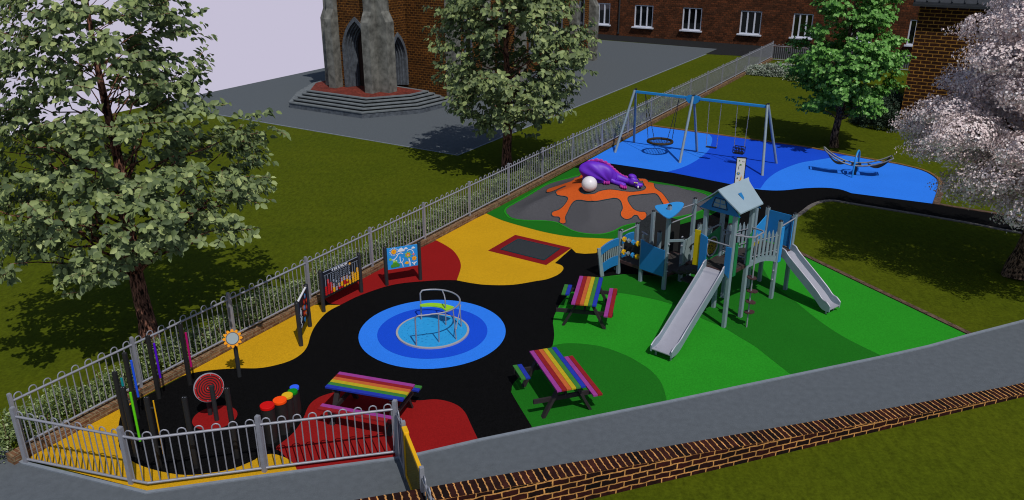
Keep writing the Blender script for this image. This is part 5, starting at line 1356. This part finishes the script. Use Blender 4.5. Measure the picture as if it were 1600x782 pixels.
# ================================================================ trees, hedge, shrubs
def leaf_mesh(name,pos,dirs,nrm,ln,wd,m,parent,fold=.25):
    n=len(pos); nn=nrm/(np.linalg.norm(nrm,axis=1)[:,None]+1e-9); d=dirs-(dirs*nn).sum(1)[:,None]*nn; d/=np.linalg.norm(d,axis=1)[:,None]+1e-9; s=np.cross(d,nn)
    ln=ln[:,None]; wd=wd[:,None]
    pts=[pos,pos+d*ln*.3+s*wd*.5+nn*wd*fold*.6,pos+d*ln*.68+s*wd*.42+nn*wd*fold*.5,pos+d*ln-nn*ln*.08,pos+d*ln*.68-s*wd*.42+nn*wd*fold*.5,pos+d*ln*.3-s*wd*.5+nn*wd*fold*.6]
    V=np.stack(pts,1).reshape(-1,3)
    off=wloc(parent); V=V-np.array([off.x,off.y,off.z])
    idx=(np.arange(n)*6)[:,None]
    F=np.concatenate([idx+np.array([[0,1,2,3]]),idx+np.array([[0,3,4,5]])],1).reshape(-1)
    me=bpy.data.meshes.new(name); me.vertices.add(len(V)); me.vertices.foreach_set('co',V.reshape(-1).astype(np.float32))
    me.loops.add(len(F)); me.loops.foreach_set('vertex_index',F.astype(np.int32)); me.polygons.add(n*2)
    me.polygons.foreach_set('loop_start',(np.arange(n*2)*4).astype(np.int32)); me.polygons.foreach_set('loop_total',np.full(n*2,4,dtype=np.int32))
    me.update(calc_edges=True); me.validate(); me.materials.append(M[m])
    o=bpy.data.objects.new(name,me); COL.objects.link(o); o.parent=parent; return o
def limb(mb,p,q,r0,r1,rg,wob=.08,n=6,seg=6,sag=0):
    P_=[];rs=[]
    L_=(q-p).length
    for i in range(seg+1):
        t=i/seg; w_=math.sin(math.pi*t)*wob*L_; P_.append(p.lerp(q,t)+Vector((rg.uniform(-1,1)*w_,rg.uniform(-1,1)*w_,rg.uniform(-.5,.5)*w_+math.sin(math.pi*t)*L_*sag))); rs.append(r0+(r1-r0)*t)
    mb.tube(P_,r0,n,rr=rs); return P_
def broad_tree(name,base,label,cat,seed,env,z0,ztop,ntw,leaf,m,bark,trunk_r,lean=(0,0),perclu=8,perl=11,shape=None,group=None,lw=.55):
    rg=random.Random(seed); base=Vector(base); t=thing(name,base,label,cat,group)
    mb=MB(); H=ztop
    def axis(z): k=z/H; return base+Vector((lean[0]*k+.05*math.sin(z*1.3+seed),lean[1]*k+.05*math.cos(z*1.1),z))
    P_=[];rs=[]
    for i in range(17):
        z=H*.93*i/16; P_.append(axis(z) if i else base-Vector((0,0,.05))); rs.append(trunk_r*(1-.86*(i/16)**.9)*(1.25 if i==0 else 1))
    mb.tube(P_,trunk_r,12,rr=rs); tr=mb.build('trunk',bark,t,smooth=60)
    def rad(z):
        for (za,ra),(zb,rb2) in zip(env,env[1:]):
            if za<=z<=zb: return ra+(rb2-ra)*(z-za)/(zb-za)
        return .2
    clus=[]; tries=0
    while len(clus)<ntw and tries<20000:
        tries+=1; z=rg.uniform(z0,ztop); r=rad(z)
        if rg.random()>(r/max(e[1] for e in env))**1.1+.08: continue
        an=rg.uniform(0,math.tau); rr=r*math.sqrt(rg.uniform(.12,1)); 
        c=axis(z)+Vector((math.cos(an)*rr,math.sin(an)*rr,0))
        if all((c-q[0]).length>.40*leaf/.16 for q in clus): clus.append((c,an,rr,r))
    bm_=MB(); bk=0
    pos=[];dr=[];nm=[];ln=[]
    for c,an,rr,r in clus:
        zz=max(z0*.75,c.z-rr*rg.uniform(.35,.75)-.15); st=axis(min(zz,H*.9))
        r0=max(.010,trunk_r*.30*(1-zz/H)*min(1,rr/1.5+.3))
        bk+=1
        if bk%3!=0: P_=limb(bm_,st,c,r0*.8,.006,rg,.08,5,5,.05)
        out=(c-axis(c.z)); out.z=0; out=out.normalized() if out.length>.05 else Vector((math.cos(an),math.sin(an),0))
        for k in range(perclu):
            a_=rg.gauss(0,.95); el=rg.uniform(-.25,.55); d=Matrix.Rotation(a_,3,'Z')@out; d=Vector((d.x*math.cos(el),d.y*math.cos(el),math.sin(el))); L_=rg.uniform(.3,.6)*leaf/.14
            s=c+Vector((rg.gauss(0,.17),rg.gauss(0,.17),rg.gauss(0,.15)))*leaf/.14
            if k<4: bm_.tube([s,s+d*L_],.006,3)
            for j in range(perl):
                u=(j+rg.random())/perl; p=s+d*(L_*u)
                sgn=1 if j%2 else -1; ang_=sgn*rg.uniform(.4,1.1)*(1-.6*u); ld=Matrix.Rotation(ang_,3,'Z')@d
                ld=Vector((ld.x+rg.gauss(0,.5),ld.y+rg.gauss(0,.5),ld.z+rg.gauss(-.1,.5)))
                pos.append(p); dr.append(ld); nm.append((rg.gauss(0,.45)+out.x*.45+d.x*.5,rg.gauss(0,.45)+out.y*.45+d.y*.5-.25,.75+rg.gauss(0,.3))); ln.append(leaf*rg.uniform(.75,1.2))
    bm_.build('branches',bark,t,smooth=60)
    ln=np.array(ln); leaf_mesh('crown',np.array(pos),np.array(dr),np.array(nm,dtype=float),ln,ln*lw,m,t)
    return t
env1=[(1.9,.8),(2.3,1.7),(3.0,3.05),(3.8,3.2),(4.6,2.6),(5.6,2.1),(7,1.6),(8.6,.7)]
broad_tree('broadleaf_tree',at(235,530),'large green broadleaf tree with reddish trunk on the left lawn behind the railing','tree',3,env1,2.15,8.6,132,.162,'leafA','bark',.20,perclu=10,perl=12,lw=.6,group='broadleaf trees on the lawn')
env2=[(1.6,.6),(2.0,1.3),(3.0,2.5),(4.0,2.85),(5.0,2.55),(6.4,2.2),(8.6,.8)]
broad_tree('broadleaf_tree',at(793,262),'green broadleaf tree beyond the railing hiding part of the church','tree',11,env2,2.0,8.6,104,.215,'leafA','bark',.20,perclu=11,perl=11,lw=.58,group='broadleaf trees on the lawn')
env3=[(1.3,.6),(1.9,1.5),(2.8,1.9),(4.0,2.05),(5.2,1.6),(6.4,1.2),(8.2,.4)]
broad_tree('maple_tree',at(1303,230),'bright green tree with forked trunk beyond the blue play surface','tree',5,env3,1.5,8.0,128,.135,'leafB','barkg',.17,perclu=14,perl=13,lw=.85)
# blossom
def blossom(base,seed,nl,per):
    rg=random.Random(seed); nr=np.random.default_rng(seed); base=Vector(base)
    t=thing('blossom_tree',base,'cherry tree covered in pale pink blossom at the right edge','tree')
    H=6.0
    def axis(z): return base+Vector((.15*math.sin(z*.9),.1*math.cos(z),z))
    mb=MB(); P_=[base-Vector((0,0,.05))]+[axis(.35*i) for i in range(1,16)]; mb.tube(P_,.3,14,rr=[.42,.33]+[.29*(1-i/17) for i in range(2,16)]); mb.build('trunk','barkg',t,smooth=60)
    env=[(1.9,1.2),(2.4,2.1),(3.3,2.95),(4.0,2.95),(4.8,2.1),(6.0,1.9),(7.4,1.4),(8.4,.6)]
    def rad(z):
        for (za,ra),(zb,rb2) in zip(env,env[1:]):
            if za<=z<=zb: return ra+(rb2-ra)*(z-za)/(zb-za)
        return .3
    lobes=[]; tries=0
    while len(lobes)<nl and tries<30000:
        tries+=1; z=rg.uniform(2.1,8.2); r=rad(z)
        if rg.random()>r/3.0: continue
        an=rg.uniform(0,math.tau); rr=r*(rg.uniform(.25,1)**.5); c=axis(min(z,5))+Vector((math.cos(an)*rr,math.sin(an)*rr,z-min(z,5)))
        if all((c-q).length>.86 for q in lobes): lobes.append(c)
    bm_=MB(); pos=[];dr=[];nm=[];ln=[]
    for c in lobes:
        zz=max(1.5,min(5,c.z-(c-axis(2)).to_2d().length*.5)); limb(bm_,axis(zz),c,.06,.012,rg,.07,5,6,.05)
        sx,sy,sz=rg.uniform(.62,.9),rg.uniform(.62,.9),rg.uniform(.32,.46)
        v=nr.normal(size=(per,3)); v/=np.linalg.norm(v,axis=1)[:,None]; k=nr.uniform(.55,1,size=(per,1))**.4
        lump=1+.28*np.sin(v[:,0:1]*7+seed+c.x*9)*np.sin(v[:,1:2]*8+c.y*7)+.14*np.sin(v[:,2:3]*15+v[:,0:1]*13)
        out=(c-axis(c.z if c.z<5 else 5)); out.z=0; th=math.atan2(out.y,out.x); ca,sa=math.cos(th),math.sin(th)
        q=v*k*lump*np.array([[sx*1.25,sy,sz]]); q[:,2]-=.10*(q[:,0]**2)
        x=q[:,0]*ca-q[:,1]*sa; y=q[:,0]*sa+q[:,1]*ca
        pos.append(np.stack([x+c.x,y+c.y,q[:,2]+c.z],1)); d=nr.normal(size=(per,3)); dr.append(d); vv=np.stack([v[:,0]*ca-v[:,1]*sa,v[:,0]*sa+v[:,1]*ca,v[:,2]],1); nm.append(vv*1.2+nr.normal(size=(per,3))*.42+np.array([[0,0,.1]])); ln.append(nr.uniform(.035,.075,per))
    bm_.build('branches','barkg',t,smooth=60)
    leaf_mesh('crown',np.concatenate(pos),np.concatenate(dr),np.concatenate(nm),np.concatenate(ln),np.concatenate(ln)*.95,'petal',t,.35)
    return t
blossom(at(1590,432),4,62,2600)
# hedge behind the railing
def sprig_mass(nm_,pts_fn,count,leaf,m,parent,seed,hmin=.02,stems=None):
    nr=np.random.default_rng(seed); pos,hh=pts_fn(nr,count)
    d=nr.normal(size=(count,3))*np.array([[1,1,.5]])+np.array([[0,0,.75]]); n=nr.normal(size=(count,3))*.6+np.array([[0,-.2,1]])
    ln=nr.uniform(.6,1.25,count)*leaf
    return leaf_mesh(nm_,pos,d,n,ln,ln*.45,m,parent)
hd=thing('hedge',FT(0,-.6),'low leafy green hedge running along the back of the bow-top railing','hedge')
def hfn(t0,t1,o0,o1,h):
    def f(nr,n):
        t=nr.uniform(t0,t1,n); u=nr.uniform(0,1,n)
        hh=h*(.72+.22*np.sin(t*2.3)+.12*np.sin(t*6.1+1)+.08*np.sin(t*13))
        off=o0+(o1-o0)*u; prof=np.sqrt(np.clip(1-(2*u-1)**2,0,1))*.45+.55
        z=hh*prof*nr.uniform(0,1,n)**.6+.02+nr.exponential(.03,n)
        off+=nr.normal(0,.03,n)
        x=F0.x+b.x*t+a.x*off; y=F0.y+b.y*t+a.y*off; return np.stack([x,y,z],1),hh
    return f
sprig_mass('foliage',hfn(-2.2,36.5,-1.0,-.2,.68),52000,.062,'leafH',hd,8)
mb=MB(); rg=random.Random(4)
for k in range(260):
    t=rg.uniform(-2.1,36.4); o=rg.uniform(-.85,-.3); p=FT(t,o); q=FT(t+rg.uniform(-.1,.1),o+rg.uniform(-.1,.1),rg.uniform(.35,.6)); mb.tube([p,q],.008,4)
mb.build('stems','barkg',hd,kind='stuff')
def bush(c,rx,ry,h,n,leaf,m,label,seed,name='shrub',az=0):
    t=thing(name,c,label,'shrub')
    def f(nr,k):
        v=nr.normal(size=(k,3)); v/=np.linalg.norm(v,axis=1)[:,None]; v[:,2]=abs(v[:,2]); rr=nr.uniform(.5,1,(k,1))**.4*(1+.18*np.sin(v[:,0:1]*9+seed)*np.sin(v[:,1:2]*8))
        q=v*rr*np.array([[rx,ry,h]]); ca,sa=math.cos(az),math.sin(az); x=q[:,0]*ca-q[:,1]*sa; y=q[:,0]*sa+q[:,1]*ca
        return np.stack([x+c.x,y+c.y,q[:,2]+.02],1),h
    sprig_mass('foliage',f,n,leaf,m,t,seed)
    mb=MB(); rg=random.Random(seed)
    for k in range(14):
        an=rg.uniform(0,math.tau); mb.tube([c,c+Vector((math.cos(an)*rx*.6,math.sin(an)*ry*.6,h*.7))],.012,4)
    mb.build('stems','barkg',t); return t
bush(at(1192,117),1.3,.7,.55,3200,.11,'leafG','pale grey-green low shrub beside the far railing corner, left clump',2,az=-R(25))
bush(at(1222,119),1.6,.8,.75,4200,.11,'leafG','pale grey-green low shrub by the far railing corner, taller right clump',3,az=-R(25))
bush(at(1258,126),1.2,.8,.7,2600,.11,'leafH','green low shrub half hidden behind the bright green tree crown',4)
bush(at(1383,198),1.25,1.15,1.75,9000,.09,'leafD','dark green rounded bush against the corner of the brick building',6)
bush(at(1352,193),.7,.6,.85,2600,.08,'leafD','small dark bush in the shade left of the larger rounded bush',9)
